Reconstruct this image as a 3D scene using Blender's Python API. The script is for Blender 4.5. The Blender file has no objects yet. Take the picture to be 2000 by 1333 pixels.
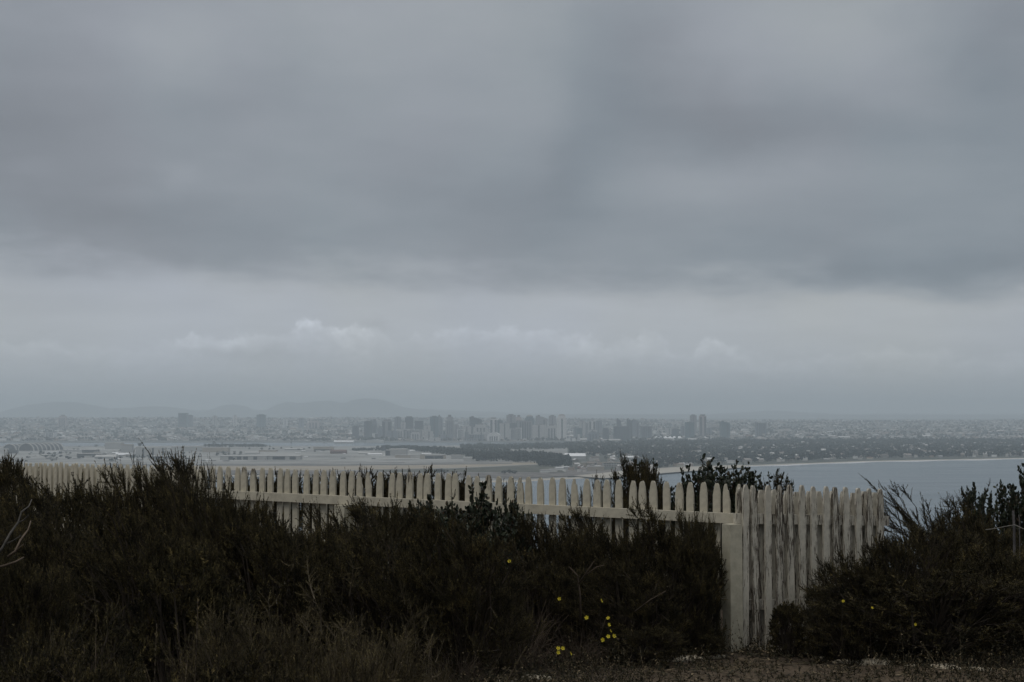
import bpy, math, random
import numpy as np
from mathutils import Vector

SC = bpy.context.scene
COL = SC.collection
# ------------------------------------------------------------------ camera
F = 2000 * 50 / 36.0                  # focal length in photograph pixels
TH = math.atan((815 - 666.5) / F)     # upward pitch that puts the horizon where it is
CAMZ = 1.6
SEA = -126.4
cd = bpy.data.cameras.new('camera')
cd.lens = 50; cd.sensor_width = 36; cd.clip_start = 0.1; cd.clip_end = 120000
cam = bpy.data.objects.new('camera', cd)
cam.location = (0, 0, CAMZ); cam.rotation_euler = (math.pi / 2 + TH, 0, 0)
COL.objects.link(cam); SC.camera = cam
# ------------------------------------------------------------------ exposure
SC.view_settings.view_transform = 'Standard'
SC.view_settings.look = 'None'
SC.view_settings.exposure = 0.0
SC.view_settings.gamma = 1.0
SC.view_settings.use_curve_mapping = False
SC.render.engine = 'CYCLES'
SC.cycles.use_denoising = True
SC.cycles.max_bounces = 5
SC.cycles.diffuse_bounces = 2
SC.cycles.glossy_bounces = 2
SC.cycles.transmission_bounces = 2
SC.cycles.volume_bounces = 3
SC.cycles.use_adaptive_sampling = True
SC.cycles.adaptive_threshold = 0.012
# ------------------------------------------------------------------ sun behind thick cloud
SUN_EL, SUN_AZ = math.radians(63), math.radians(215)
sd = bpy.data.lights.new('sun', 'SUN'); sd.energy = 0.95; sd.angle = math.radians(30); sd.color = (1, .955, .88)
sun = bpy.data.objects.new('sun', sd); COL.objects.link(sun)
sv = Vector((math.sin(SUN_AZ) * math.cos(SUN_EL), math.cos(SUN_AZ) * math.cos(SUN_EL), math.sin(SUN_EL)))
sun.rotation_euler = sv.to_track_quat('Z', 'Y').to_euler()

# ------------------------------------------------------------------ node helper
class NT:
    def __init__(s, tree): s.t = tree; s.n = tree.nodes; s.l = tree.links
    def new(s, ty, **kw):
        n = s.n.new(ty)
        for k, v in kw.items(): setattr(n, k, v)
        return n
    def put(s, sock, v):
        if isinstance(v, bpy.types.NodeSocket): s.l.new(v, sock)
        else: sock.default_value = v
    def m(s, op, a, b=0.0, c=None, clamp=False):
        n = s.new('ShaderNodeMath', operation=op); n.use_clamp = clamp
        s.put(n.inputs[0], a); s.put(n.inputs[1], b)
        if c is not None: s.put(n.inputs[2], c)
        return n.outputs[0]
    def vm(s, op, a, b):
        n = s.new('ShaderNodeVectorMath', operation=op)
        s.put(n.inputs[0], a); s.put(n.inputs[1], b)
        return n.outputs[0]
    def noise(s, vec, scale, detail=3, rough=.5, out='Fac', dim='3D'):
        n = s.new('ShaderNodeTexNoise', noise_dimensions=dim)
        if vec is not None: s.put(n.inputs['Vector'], vec)
        n.inputs['Scale'].default_value = scale; n.inputs['Detail'].default_value = detail
        n.inputs['Roughness'].default_value = rough
        return n.outputs[out]
    def ramp(s, fac, stops, interp='LINEAR'):
        n = s.new('ShaderNodeValToRGB'); r = n.color_ramp; r.interpolation = interp
        while len(r.elements) < len(stops): r.elements.new(0.5)
        for e, (p, c) in zip(r.elements, stops):
            e.position = p; e.color = (c, c, c, 1) if isinstance(c, (int, float)) else (*c, 1)
        s.put(n.inputs[0], fac)
        return n.outputs[0]
    def mix(s, fac, a, b, blend='MIX'):
        n = s.new('ShaderNodeMix', data_type='RGBA', blend_type=blend)
        s.put(n.inputs[0], fac)
        for i, v in ((6, a), (7, b)):
            s.put(n.inputs[i], (*v, 1) if isinstance(v, tuple) and len(v) == 3 else v)
        return n.outputs[2]
    def mapr(s, v, a, b, c, d, smooth=False):
        n = s.new('ShaderNodeMapRange'); n.clamp = True
        if smooth: n.interpolation_type = 'SMOOTHSTEP'
        s.put(n.inputs[0], v)
        for i, q in enumerate((a, b, c, d)): n.inputs[i + 1].default_value = q
        return n.outputs[0]
    def comb(s, x, y, z):
        n = s.new('ShaderNodeCombineXYZ')
        for i, v in enumerate((x, y, z)): s.put(n.inputs[i], v)
        return n.outputs[0]
    def sep(s, v):
        n = s.new('ShaderNodeSeparateXYZ'); s.put(n.inputs[0], v); return n.outputs

def lin(v):  # display grey 0..255 to linear
    v /= 255.0
    return v / 12.92 if v <= .04045 else ((v + .055) / 1.055) ** 2.4

# ------------------------------------------------------------------ overcast sky
W = bpy.data.worlds.new('World'); SC.world = W; W.use_nodes = True
W.node_tree.nodes.clear(); w = NT(W.node_tree)
out = w.new('ShaderNodeOutputWorld')
tc = w.new('ShaderNodeTexCoord').outputs['Generated']
dx, dy, dz = w.sep(tc)
az = w.m('ARCTAN2', dx, dy)
el = w.m('ARCSINE', dz)
def AZ(px): return math.atan((px - 1000) / F)
def EL(py): return math.atan((815 - py) / F)
# cloud-deck coordinates: the underside of a layer seen from below
den = w.m('ADD', w.m('MAXIMUM', dz, 0.0), 0.10)
deck = w.comb(w.m('DIVIDE', dx, den), w.m('DIVIDE', dy, den), 0.0)
nz = w.noise(tc, 9.0, 4, .55, 'Color'); nx_, ny_, _ = w.sep(nz)
nf = w.noise(tc, 55.0, 5, .62, 'Color'); fx_, fy_, _ = w.sep(nf)
U = w.m('ADD', w.m('MULTIPLY_ADD', nx_, .10, -.05), az)
V = w.m('ADD', w.m('MULTIPLY_ADD', ny_, .05, -.025), el)
UF = w.m('ADD', w.m('MULTIPLY_ADD', fx_, .034, -.017), az)
VF = w.m('ADD', w.m('MULTIPLY_ADD', fy_, .022, -.011), el)
low = [(-.30, 120), (-.02, 150), (0.0, 178), (.018, 184), (.032, 190), (.046, 192), (.062, 192), (.076, 190), (.10, 183), (.2, 180), (1.55, 180)]
deckr = [(-.3, 150), (.07, 150), (.085, 147), (.10, 146), (.125, 147), (.16, 148), (.205, 153), (.25, 157), (.30, 159), (.45, 180), (.8, 204), (1.55, 212)]
def elramp(rows): return w.ramp(w.mapr(el, -.3, 1.6, 0, 1), [((e + .3) / 1.9, lin(v)) for e, v in rows])
# lower edge of the grey cloud deck over the brighter band
sn = w.noise(w.comb(w.m('MULTIPLY', az, 9.0), w.m('MULTIPLY', el, 30.0), 2.0), 1.0, 5, .6)
edge = w.m('ADD', w.m('MULTIPLY_ADD', az, -.030, EL(556)), w.m('MULTIPLY_ADD', sn, .062, -.031))
acc = w.mix(w.mapr(w.m('SUBTRACT', el, edge), -.016, .022, 0, 1, True), elramp(low), elramp(deckr))
n = w.new('ShaderNodeSeparateColor'); w.l.new(acc, n.inputs[0]); acc = n.outputs[0]
def blob(px, py, sx, sy, amp, u=None, v=None, p=1):
    global acc
    u = u or U; v = v or V
    a0 = AZ(px); s1 = sx / F; e0 = EL(py); s2 = sy / F
    du = w.m('MULTIPLY_ADD', u, 1 / s1, -a0 / s1); dv = w.m('MULTIPLY_ADD', v, 1 / s2, -e0 / s2)
    q = w.m('MULTIPLY_ADD', dv, dv, w.m('MULTIPLY', du, du))
    if p == 2: q = w.m('MULTIPLY', q, q)
    acc = w.m('MULTIPLY_ADD', w.m('POWER', 0.36788, q), amp, acc)
K = .0046                              # about one display grey level at this brightness
SKYB = [(250, 80, 130, 55, 9), (330, 115, 60, 40, 5), (720, 70, 260, 110, 7), (960, 80, 120, 150, 2), (1630, 45, 210, 95, 11), (1230, 80, 120, 150, -13),
        (1370, 235, 230, 80, -13), (1600, 255, 240, 55, -8), (1420, 345, 140, 38, 8), (1700, 340, 200, 40, 4), (1030, 440, 170, 70, -11), (1150, 340, 80, 90, -10),
        (1840, 535, 300, 36, -11), (1990, 130, 90, 160, -9), (30, 290, 150, 110, -9), (250, 440, 200, 40, -8), (330, 368, 50, 20, 7), (70, 365, 50, 20, 5),
        (120, 520, 140, 26, -7), (560, 400, 140, 60, 2), (940, 545, 150, 20, -7), (1500, 560, 200, 26, -6), (560, 150, 90, 70, -4), (380, 240, 120, 60, -3),
        (-40, 60, 200, 260, -9), (2050, 60, 190, 240, -10), (20, 620, 160, 140, -9), (1980, 640, 130, 120, -6), (640, 395, 110, 22, 4), (1250, 505, 120, 30, 4), (620, 470, 200, 22, -3)]
for b in SKYB: blob(*b[:4], b[4] * K)
# low bank of cumulus: lit billowed tops along an uneven crest, greyer below
def azramp(tab, k): return w.ramp(w.mapr(UF, AZ(-60), AZ(2060), 0, 1), [((AZ(p) - AZ(-60)) / (AZ(2060) - AZ(-60)), k(v)) for p, v in tab])
CREST = [(-60, 678), (60, 672), (130, 684), (250, 692), (335, 674), (385, 656), (428, 668), (465, 642), (520, 652), (570, 646), (610, 626), (650, 634), (685, 634), (730, 646), (790, 664), (865, 646), (940, 636), (1040, 642), (1120, 656), (1190, 672), (1225, 660), (1265, 652), (1310, 678), (1340, 682), (1362, 668), (1392, 670), (1480, 698), (1640, 700), (1700, 690), (1850, 698), (2060, 705)]
AMP = [(-60, .2), (40, .3), (110, .2), (330, .2), (352, .5), (388, .75), (418, .32), (446, .6), (472, .75), (500, .35), (575, .35), (592, .75), (618, .95), (640, .55), (665, .95), (712, .85), (732, .25), (830, .3), (880, .55), (930, .42), (1000, .6), (1080, .42), (1150, .6), (1226, .22), (1252, .5), (1290, .3), (1340, .3), (1366, .7), (1440, .45), (1478, .25), (1690, .35), (2060, .2)]
crest = w.m('MULTIPLY', azramp(CREST, EL), 1.0)
nb1 = w.noise(w.comb(w.m('MULTIPLY', az, 60.0), w.m('MULTIPLY', el, 75.0), 0.0), 1.0, 5, .6)
dcr = w.m('ADD', w.m('SUBTRACT', crest, VF), w.m('MULTIPLY_ADD', nb1, .026, -.013))
inside = w.mapr(dcr, -.0016, .0030, 0, 1, True)
lit = w.m('POWER', .36788, w.m('MULTIPLY', w.m('MAXIMUM', dcr, 0.0), 1 / .0135))
nb2 = w.noise(w.comb(w.m('MULTIPLY', az, 95.0), w.m('MULTIPLY', el, 130.0), 5.0), 1.0, 4, .6)
acc = w.m('MULTIPLY_ADD', w.m('MULTIPLY', w.m('MULTIPLY', inside, lit), w.m('MULTIPLY', azramp(AMP, lambda v: v), w.mapr(nb2, .3, .7, .15, 1.35))), .28, acc)
acc = w.m('MULTIPLY_ADD', w.m('MULTIPLY', inside, w.mapr(dcr, .004, .02, 0, 1, True)), -.022, acc)
for b in [(500, 692, 90, 14, -9), (735, 636, 26, 14, -6), (1160, 690, 120, 12, 6), (100, 688, 90, 8, 5)]: blob(*b[:4], b[4] * K * 1.6, UF, VF)
cl = w.noise(deck, 1.5, 7, .58); cl3 = w.noise(w.vm('ADD', deck, w.vm('MULTIPLY', nz, (.5, .5, .5))), 4.6, 6, .62); acc = w.m('ADD', acc, w.m('MULTIPLY_ADD', cl3, .036, -.018))
cl2 = w.noise(deck, .42, 4, .5)
st = w.noise(w.comb(w.m('MULTIPLY', az, 5.0), w.m('MULTIPLY', el, 22.0), 0.0), 1.0, 5, .55)
acc = w.m('ADD', acc, w.m('MULTIPLY_ADD', cl, .10, -.05))
acc = w.m('ADD', acc, w.m('MULTIPLY_ADD', cl2, .09, -.045))
acc = w.m('ADD', acc, w.m('MULTIPLY_ADD', st, .022, -.011))
acc = w.m('MULTIPLY', w.m('MAXIMUM', acc, .03), w.mapr(w.m('ADD', dy, w.m('MULTIPLY', dz, .75)), -.75, .35, .50, 1.0, True))   # dimming added to the unseen sky behind the camera, cuts light on shrub fronts
tint = w.mix(w.mapr(acc, .24, .46, 0, 1), (.865, 1.0, 1.145), (.965, 1.0, 1.015))
tint = w.mix(w.mapr(w.noise(tc, 6.0, 2, .5), .35, .65, 0, .9), tint, (.93, .986, 1.105))
skyc = w.vm('MULTIPLY', tint, w.comb(acc, acc, acc))
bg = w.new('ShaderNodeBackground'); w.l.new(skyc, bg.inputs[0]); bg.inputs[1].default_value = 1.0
nish = w.new('ShaderNodeTexSky', sky_type='NISHITA'); nish.sun_disc = False
nish.sun_elevation = SUN_EL; nish.sun_rotation = SUN_AZ
bg2 = w.new('ShaderNodeBackground'); w.l.new(nish.outputs[0], bg2.inputs[0]); bg2.inputs[1].default_value = 0.06
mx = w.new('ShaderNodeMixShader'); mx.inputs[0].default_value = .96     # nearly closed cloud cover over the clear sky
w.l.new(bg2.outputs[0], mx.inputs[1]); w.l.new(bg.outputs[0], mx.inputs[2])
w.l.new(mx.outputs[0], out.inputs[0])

# ------------------------------------------------------------------ geometry helpers
def ray(px, py):
    u = (px - 1000) / F; v = (666.5 - py) / F
    return Vector((u, math.cos(TH) - v * math.sin(TH), math.sin(TH) + v * math.cos(TH)))
def at(px, py, Y):                       # the point a pixel sees at depth Y
    d = ray(px, py); return d * (Y / d.y) + Vector((0, 0, CAMZ))
def on(px, py, h=0.0):                   # the point a pixel sees on the level h metres above the sea
    d = ray(px, py); return d * ((SEA + h - CAMZ) / d.z) + Vector((0, 0, CAMZ))

class MB:
    """collects vertices and faces (numpy) and links them as one mesh object"""
    def __init__(s): s.v = []; s.f = []; s.mi = []; s.n = 0
    def add(s, v, f, mi=0):
        v = np.asarray(v, dtype=np.float64).reshape(-1, 3)
        for q in ([f] if isinstance(f, np.ndarray) else _bysize(f)):
            s.f.append(np.asarray(q, dtype=np.int64) + s.n); s.mi.append(np.full(len(q), mi, dtype=np.int32))
        s.v.append(v); s.n += len(v)
    def box(s, x0, x1, y0, y1, z0, z1, mi=0, rot=0.0, c=None):
        v = np.array([(x, y, z) for z in (z0, z1) for y in (y0, y1) for x in (x0, x1)], float)
        if rot:
            cx, cy = c or ((x0 + x1) / 2, (y0 + y1) / 2); a, b = math.cos(rot), math.sin(rot)
            X, Y = v[:, 0] - cx, v[:, 1] - cy; v[:, 0] = cx + a * X - b * Y; v[:, 1] = cy + b * X + a * Y
        s.add(v, [(0, 2, 3, 1), (4, 5, 7, 6), (0, 1, 5, 4), (1, 3, 7, 5), (3, 2, 6, 7), (2, 0, 4, 6)], mi)
    def prism(s, poly, y0, y1, mi=0):    # outline in x,z pushed along y
        n = len(poly)
        v = [(x, y0, z) for x, z in poly] + [(x, y1, z) for x, z in poly]
        s.add(v, [tuple(range(n)), tuple(range(2 * n - 1, n - 1, -1))] + [(i, n + i, n + (i + 1) % n, (i + 1) % n) for i in range(n)], mi)
    def tube(s, pts, r0, r1=None, sides=5, mi=0):
        pts = np.asarray(pts, float); k = len(pts); r1 = r0 if r1 is None else r1
        vs = []
        for i, p in enumerate(pts):
            t = pts[min(i + 1, k - 1)] - pts[max(i - 1, 0)]; t /= np.linalg.norm(t) + 1e-9
            a = np.cross(t, (0, 0, 1) if abs(t[2]) < .9 else (1, 0, 0)); a /= np.linalg.norm(a) + 1e-9; b = np.cross(t, a)
            r = r0 + (r1 - r0) * i / (k - 1)
            for j in range(sides):
                q = 2 * math.pi * j / sides; vs.append(p + r * (a * math.cos(q) + b * math.sin(q)))
        fs = [(i * sides + j, i * sides + (j + 1) % sides, (i + 1) * sides + (j + 1) % sides, (i + 1) * sides + j) for i in range(k - 1) for j in range(sides)]
        fs += [tuple(range(sides))[::-1], tuple((k - 1) * sides + j for j in range(sides))]
        s.add(vs, fs, mi)
    def mesh(s, name, mats, smooth=False):
        me = bpy.data.meshes.new(name)
        V = np.concatenate(s.v) if s.v else np.zeros((0, 3))
        me.vertices.add(len(V)); me.vertices.foreach_set('co', V.astype(np.float32).ravel())
        nl = sum(q.size for q in s.f); nf = sum(len(q) for q in s.f)
        me.loops.add(nl); me.polygons.add(nf)
        me.loops.foreach_set('vertex_index', np.concatenate([q.ravel() for q in s.f]).astype(np.int32))
        tot = np.concatenate([np.full(len(q), q.shape[1]) for q in s.f]).astype(np.int32)
        me.polygons.foreach_set('loop_start', (np.cumsum(tot) - tot).astype(np.int32))
        me.polygons.foreach_set('material_index', np.concatenate(s.mi))
        me.polygons.foreach_set('use_smooth', np.full(nf, bool(smooth)))
        for m_ in (mats if isinstance(mats, (list, tuple)) else [mats]): me.materials.append(m_)
        me.update(calc_edges=True); me.validate()
        return me
    def build(s, name, mats, parent=None, smooth=False, loc=None):
        return link(name, s.mesh(name, mats, smooth), parent, loc)
def _bysize(f):
    d = {}
    for q in f: d.setdefault(len(q), []).append(q)
    return [np.array(q) for q in d.values()]
def link(name, data, parent=None, loc=None):
    o = bpy.data.objects.new(name, data); COL.objects.link(o)
    if parent is not None: o.parent = parent
    if loc is not None: o.location = loc
    return o
def tag(o, label=None, cat=None, group=None, kind=None):
    for k, v in (('label', label), ('category', cat), ('group', group), ('kind', kind)):
        if v: o[k] = v
    return o
def empty(name, loc, rz=0.0):
    o = link(name, None, None, loc); o.rotation_euler = (0, 0, rz); o.empty_display_size = .2; return o
def kids(o): return [c for c in COL.objects if c.parent == o]
def copy_tree(o, ch):                    # a thing and its (given) parts
    c = o.copy(); COL.objects.link(c)
    for p in ch:
        q = p.copy(); COL.objects.link(q); q.parent = c
    return c

# ------------------------------------------------------------------ materials
def material(name, rough=.9, spec=.2):
    m_ = bpy.data.materials.new(name); m_.use_nodes = True; t = NT(m_.node_tree)
    b = m_.node_tree.nodes['Principled BSDF']; b.inputs['Roughness'].default_value = rough
    b.inputs['Specular IOR Level'].default_value = spec
    return m_, t, b
def island_mat(name, stops, rough=.9, spec=.15, noise=None):   # colour that differs from leaf to leaf / house to house
    m_, t, b = material(name, rough, spec)
    r = t.new('ShaderNodeNewGeometry').outputs['Random Per Island']
    if noise:
        c = t.noise(t.new('ShaderNodeTexCoord').outputs['Object'], noise, 3, .6)
        r = t.m('ADD', t.m('MULTIPLY', r, .45), t.m('MULTIPLY_ADD', c, 1.7, -.58), clamp=True)
    c = t.ramp(r, stops); t.put(b.inputs['Base Color'], c)
    return m_
def noise_mat(name, c0, c1, scale, rough=.9, detail=5, spec=.2, bump=0.0, lo=.35, hi=.65):
    m_, t, b = material(name, rough, spec)
    co = t.new('ShaderNodeTexCoord').outputs['Object']
    f = t.noise(co, scale, detail, .6)
    t.put(b.inputs['Base Color'], t.mix(t.mapr(f, lo, hi, 0, 1), c0, c1))
    if bump:
        bn = t.new('ShaderNodeBump'); bn.inputs['Strength'].default_value = bump; t.put(bn.inputs['Height'], f); t.put(b.inputs['Normal'], bn.outputs[0])
    return m_
# ================================================================== THE SETTING, FAR TO NEAR
R = np.random.default_rng(11)
def sm(t): t = np.clip(t, 0, 1); return t * t * (3 - 2 * t)
def vnoise(x, y, s=0):                   # smooth pseudo noise, -1..1
    return (np.sin(x * 1.3 + 1.7 * s + 1.1 * np.sin(y * .9 + s)) + np.sin(y * 1.7 - .6 * s + 1.3 * np.sin(x * .7 + 2 * s)) + .6 * np.sin(2.9 * x + 2.3 * y + s)) / 2.6
# ---- water
m_water, t, b = material('sea water', .16, .5)
b.inputs['Base Color'].default_value = (.06, .09, .11, 1); b.inputs['IOR'].default_value = 1.333
po = t.new('ShaderNodeNewGeometry').outputs['Position']
sx_, sy_, _ = t.sep(po)
strk = t.noise(t.comb(t.m('MULTIPLY', sx_, .0022), t.m('MULTIPLY', sy_, .012), 0.0), 1.0, 5, .6)
t.put(b.inputs['Roughness'], t.mapr(strk, .3, .7, .2, .28))
bn = t.new('ShaderNodeBump'); bn.inputs['Strength'].default_value = .12; bn.inputs['Distance'].default_value = 1.5
t.put(bn.inputs['Height'], t.noise(t.comb(t.m('MULTIPLY', sx_, .03), t.m('MULTIPLY', sy_, .05), 0.0), 1.0, 4, .6)); t.put(b.inputs['Normal'], bn.outputs[0])
mb = MB(); mb.add([(-24000, -3000, SEA), (24000, -3000, SEA), (24000, 34000, SEA), (-24000, 34000, SEA)], [(0, 1, 2, 3)])
tag(mb.build('water', m_water), 'grey blue bay water', None, None, 'structure')

# ---- peninsula with the airfield and the wooded town
def interp(p, tab): return np.interp(p, [a for a, _ in tab], [b_ for _, b_ in tab])
NEAR = [(-500, 934), (0, 930), (480, 932), (700, 936), (900, 944), (1010, 944), (1060, 940), (1230, 932), (1320, 921), (1450, 912), (1700, 902.5), (2000, 896.5), (2600, 890)]
FAR = [(-500, 873), (80, 872), (450, 871), (620, 872), (900, 871), (1000, 869.5), (1200, 866.5), (1500, 864), (2600, 863)]
def Yof(py, h=0.0):                      # depth at which a picture row meets the level h
    v = (666.5 - py) / F; dzy = (math.sin(TH) + v * math.cos(TH)) / (math.cos(TH) - v * math.sin(TH))
    return (SEA + h - CAMZ) / dzy
def ground_sheet():
    mb = MB(); P = np.arange(-500, 2600, 12.0); fr = [0, .02, .06, .12, .2, .3, .42, .55, .7, .85, .97, 1]
    hs = [-1.0, 1.2, 2.0, 2.4, 2.5, 2.5, 2.5, 2.5, 2.5, 2.5, 2.2, -1.0]
    V = []
    for p in P:
        y0, y1 = Yof(interp(p, NEAR)), Yof(interp(p, FAR))
        for f_, h in zip(fr, hs):
            Y = y0 + (y1 - y0) * f_; V.append(((p - 1000) / F * Y / math.cos(0), Y, SEA + h))
    k = len(fr)
    fs = [(i * k + j, (i + 1) * k + j, (i + 1) * k + j + 1, i * k + j + 1) for i in range(len(P) - 1) for j in range(k - 1)]
    mi = np.array([(1 if j < 1 else (2 if P[i] > 1105 else 0)) for i in range(len(P) - 1) for j in range(k - 1)])
    fs = np.array(fs); mb.add(V, fs); mb.mi = [mi.astype(np.int32)]
    return mb
m_tarmac = noise_mat('pale airfield concrete', (.16, .16, .15), (.36, .355, .33), .006, detail=8)
m_sand = noise_mat('beach sand', (.34, .31, .26), (.42, .39, .33), .02)
m_town = noise_mat('town ground', (.035, .045, .035), (.10, .10, .085), .02)
tag(ground_sheet().build('peninsula_ground', [m_tarmac, m_sand, m_town]), kind='structure')
def sheet(name, pts, h, mat, dens=None):
    mb = MB(); mb.add([tuple(on(px, py, h)) for px, py in pts], [tuple(range(len(pts)))])
    return tag(mb.build(name, mat), kind='structure')
m_run = noise_mat('runway asphalt', (.10, .10, .10), (.14, .138, .13), .01)
m_taxi = noise_mat('taxiway concrete', (.24, .235, .22), (.30, .29, .27), .01)
m_dry = noise_mat('dry tan grass', (.26, .225, .17), (.36, .31, .24), .015)
m_grass = noise_mat('dull green field', (.055, .06, .045), (.10, .095, .07), .02)
m_scrub = noise_mat('shore scrub', (.07, .065, .06), (.22, .2, .18), .03, detail=7)
sheet('dry_field', [(380, 918.5), (620, 919.5), (880, 914.5), (1062, 906.5), (1062, 903), (900, 905.5), (650, 907.5), (380, 907)], 2.7, m_dry)
sheet('runway', [(200, 909.5), (640, 910.2), (1000, 906.6), (1000, 905), (640, 907.4), (200, 906.6)], 2.85, m_run)
sheet('taxiway', [(250, 904.6), (640, 905.2), (1040, 902.8), (1040, 901.6), (640, 903.3), (250, 903)], 2.85, m_taxi)
sheet('runway', [(660, 902.6), (790, 904.4), (790, 903.6), (560, 901)], 2.95, m_run)
sheet('grass_field', [(760, 922), (1105, 923), (1080, 910), (1062, 907.5), (880, 915.5), (720, 918.5)], 2.75, m_grass)
sheet('shore_scrub', [(420, 926), (720, 929), (760, 921.5), (620, 919.2), (420, 918.8)], 2.75, m_scrub)
sheet('shore_scrub', [(740, 930), (1010, 934), (1230, 926), (1230, 917.5), (1105, 918), (1105, 923.5), (760, 923)], 2.8, m_scrub)
sheet('beach', [(1180, 934.5), (1320, 922.5), (1450, 913.5), (1450, 908), (1320, 912.5), (1225, 919), (1120, 930)], 2.9, m_sand)
m_surf = noise_mat('surf foam', (.5, .5, .5), (.62, .62, .62), .05)
mb = MB(); V = []
ps = np.arange(1240, 2100, 10.0)
for p in ps:
    y = float(interp(p, NEAR)); q = on(p, y + .9 + .5 * math.sin(p * .05), .12); r_ = on(p, y - .5, .12); V += [tuple(q), tuple(r_)]
mb.add(V, [(2 * i, 2 * i + 2, 2 * i + 3, 2 * i + 1) for i in range(len(ps) - 1)])
tag(mb.build('surf', m_surf), kind='structure')

# ---- mainland terrain
def hland(px, Y):
    left = 1 - .30 * sm((px - 700) / 900)
    h = 3 + 20 * sm((Y - 7500) / 1800) + left * 82 * sm((Y - 8500) / 4600) + 22 * sm((Y - 13000) / 9000)
    x = (px - 1000) / F * Y
    return h + 7 * sm((Y - 8200) / 2500) * vnoise(x / 420, Y / 420, 3) + 5 * sm((Y - 8200) / 2500) * vnoise(x / 170, Y / 190, 8)
COAST = [(-700, 7050), (100, 7080), (600, 7150), (1000, 7220), (1300, 7300), (1700, 7420), (2700, 7600)]
P = np.arange(-700, 2720, 14.0); T = np.concatenate([np.linspace(0, .02, 3), np.linspace(.05, 1, 60)])
mb = MB(); V = []
for p in P:
    y0 = interp(p, COAST); Y = y0 + (24000 - y0) * T ** 1.6
    h = hland(p, Y); h[0] = -1
    V.append(np.stack([(p - 1000) / F * Y, Y, SEA + h], 1))
k = len(T)
I, J = np.meshgrid(np.arange(len(P) - 1), np.arange(k - 1), indexing='ij')
a = (I * k + J).ravel(); mb.add(np.concatenate(V), np.stack([a, a + k, a + k + 1, a + 1], 1))
m_land = noise_mat('city ground', (.055, .065, .06), (.16, .16, .15), .006, detail=8)
tag(mb.build('mainland_ground', m_land, smooth=True), kind='structure')

# ---- far ranges
m_hill = noise_mat('chaparral hills', (.05, .055, .045), (.085, .085, .065), .0008)
RANGES = [(26500, [(-300, 812), (-60, 808), (0, 806), (30, 797), (60, 790), (110, 785), (150, 786), (190, 793), (215, 798), (260, 796.5), (300, 793), (345, 796), (380, 803), (400, 805), (430, 793), (455, 790),
                   (480, 793), (500, 803), (520, 801), (545, 789), (562, 784), (585, 788), (620, 784), (650, 783), (672, 788), (690, 781), (712, 778), (735, 779), (760, 785), (790, 796), (830, 801), (900, 806), (1000, 809), (2700, 813)]),
          (30500, [(-300, 806), (300, 801), (700, 800), (830, 799.5), (880, 801), (950, 804), (1100, 809), (1300, 809), (1400, 808), (1460, 805), (1510, 802), (1560, 805), (1640, 809), (1750, 808), (1850, 809), (2000, 808), (2300, 810), (2700, 811)])]
for Yc, prof in RANGES:
    P = np.arange(-290, 2600, 6.0); yy = interp(P, prof); S = np.linspace(-1, 1, 13)
    top = np.array([at(p, y, Yc).z for p, y in zip(P, yy)]) - SEA
    top = top + 5 * vnoise(P / 9, P * 0, 4) + 3 * vnoise(P / 4, P * 0, 2)
    V = []
    for p, h in zip(P, top):
        Y = Yc + S * 2300; hh = 60 + (h - 60) * (1 - S * S) ** 1.2 * (1 + .12 * vnoise(np.full(13, p / 18), S * 3, 6) * np.abs(S))
        hh[[0, -1]] = 0
        V.append(np.stack([(p - 1000) / F * Y, Y, SEA + hh], 1))
    k = 13; mb = MB(); I, J = np.meshgrid(np.arange(len(P) - 1), np.arange(k - 1), indexing='ij')
    a = (I * k + J).ravel(); mb.add(np.concatenate(V), np.stack([a, a + k, a + k + 1, a + 1], 1))
    tag(mb.build('hills', m_hill, smooth=True), kind='structure')

# ---- houses and trees far off -----------------------------------------------------
m_wall = island_mat('house walls', [(0, (.2, .19, .17)), (.3, (.33, .31, .28)), (.6, (.45, .43, .4)), (.85, (.74, .73, .7)), (1, (.28, .22, .19))])
m_roof = island_mat('house roofs', [(0, (.1, .095, .09)), (.35, (.2, .17, .15)), (.6, (.3, .28, .26)), (.85, (.66, .66, .64)), (1, (.16, .12, .1))])
def houses(mb, x, y, z, wd, dp, ht, yaw, gable=.3):
    n = len(x); c, s = np.cos(yaw), np.sin(yaw)
    lx = np.array([-.5, .5, .5, -.5]); ly = np.array([-.5, -.5, .5, .5])
    def P_(ax, ay, az_):
        X = ax * wd[:, None]; Y = ay * dp[:, None]
        return np.stack([x[:, None] + c[:, None] * X - s[:, None] * Y, y[:, None] + s[:, None] * X + c[:, None] * Y, az_ * np.ones_like(X)], 2)
    lo = P_(lx[None], ly[None], (z - 4)[:, None]); hi = P_(lx[None], ly[None], (z + ht)[:, None])
    v = np.concatenate([lo, hi], 1).reshape(-1, 3); o = np.arange(n)[:, None] * 8
    mb.add(v, np.concatenate([o + np.array([q]) for q in ((0, 1, 5, 4), (1, 2, 6, 5), (2, 3, 7, 6), (3, 0, 4, 7))]), 0)
    ev = P_(lx[None] * 1.08, ly[None] * 1.08, (z + ht + .02)[:, None]); rg = P_(np.array([[-.5, .5]]) * 1.02, np.zeros((1, 2)), (z + ht + gable * dp)[:, None])
    v = np.concatenate([ev, rg], 1).reshape(-1, 3); o = np.arange(n)[:, None] * 6
    mb.add(v, np.concatenate([o + np.array([q]) for q in ((0, 1, 5, 4), (2, 3, 4, 5))]), 1)
    mb.add(v, np.concatenate([o + np.array([q]) for q in ((3, 0, 4), (1, 2, 5))]), 1)
m_crown = island_mat('far tree crowns', [(0, (.012, .018, .016)), (.5, (.022, .032, .026)), (1, (.04, .05, .036))])
m_trunk = noise_mat('bark', (.06, .05, .04), (.12, .1, .08), 2.0)
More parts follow.
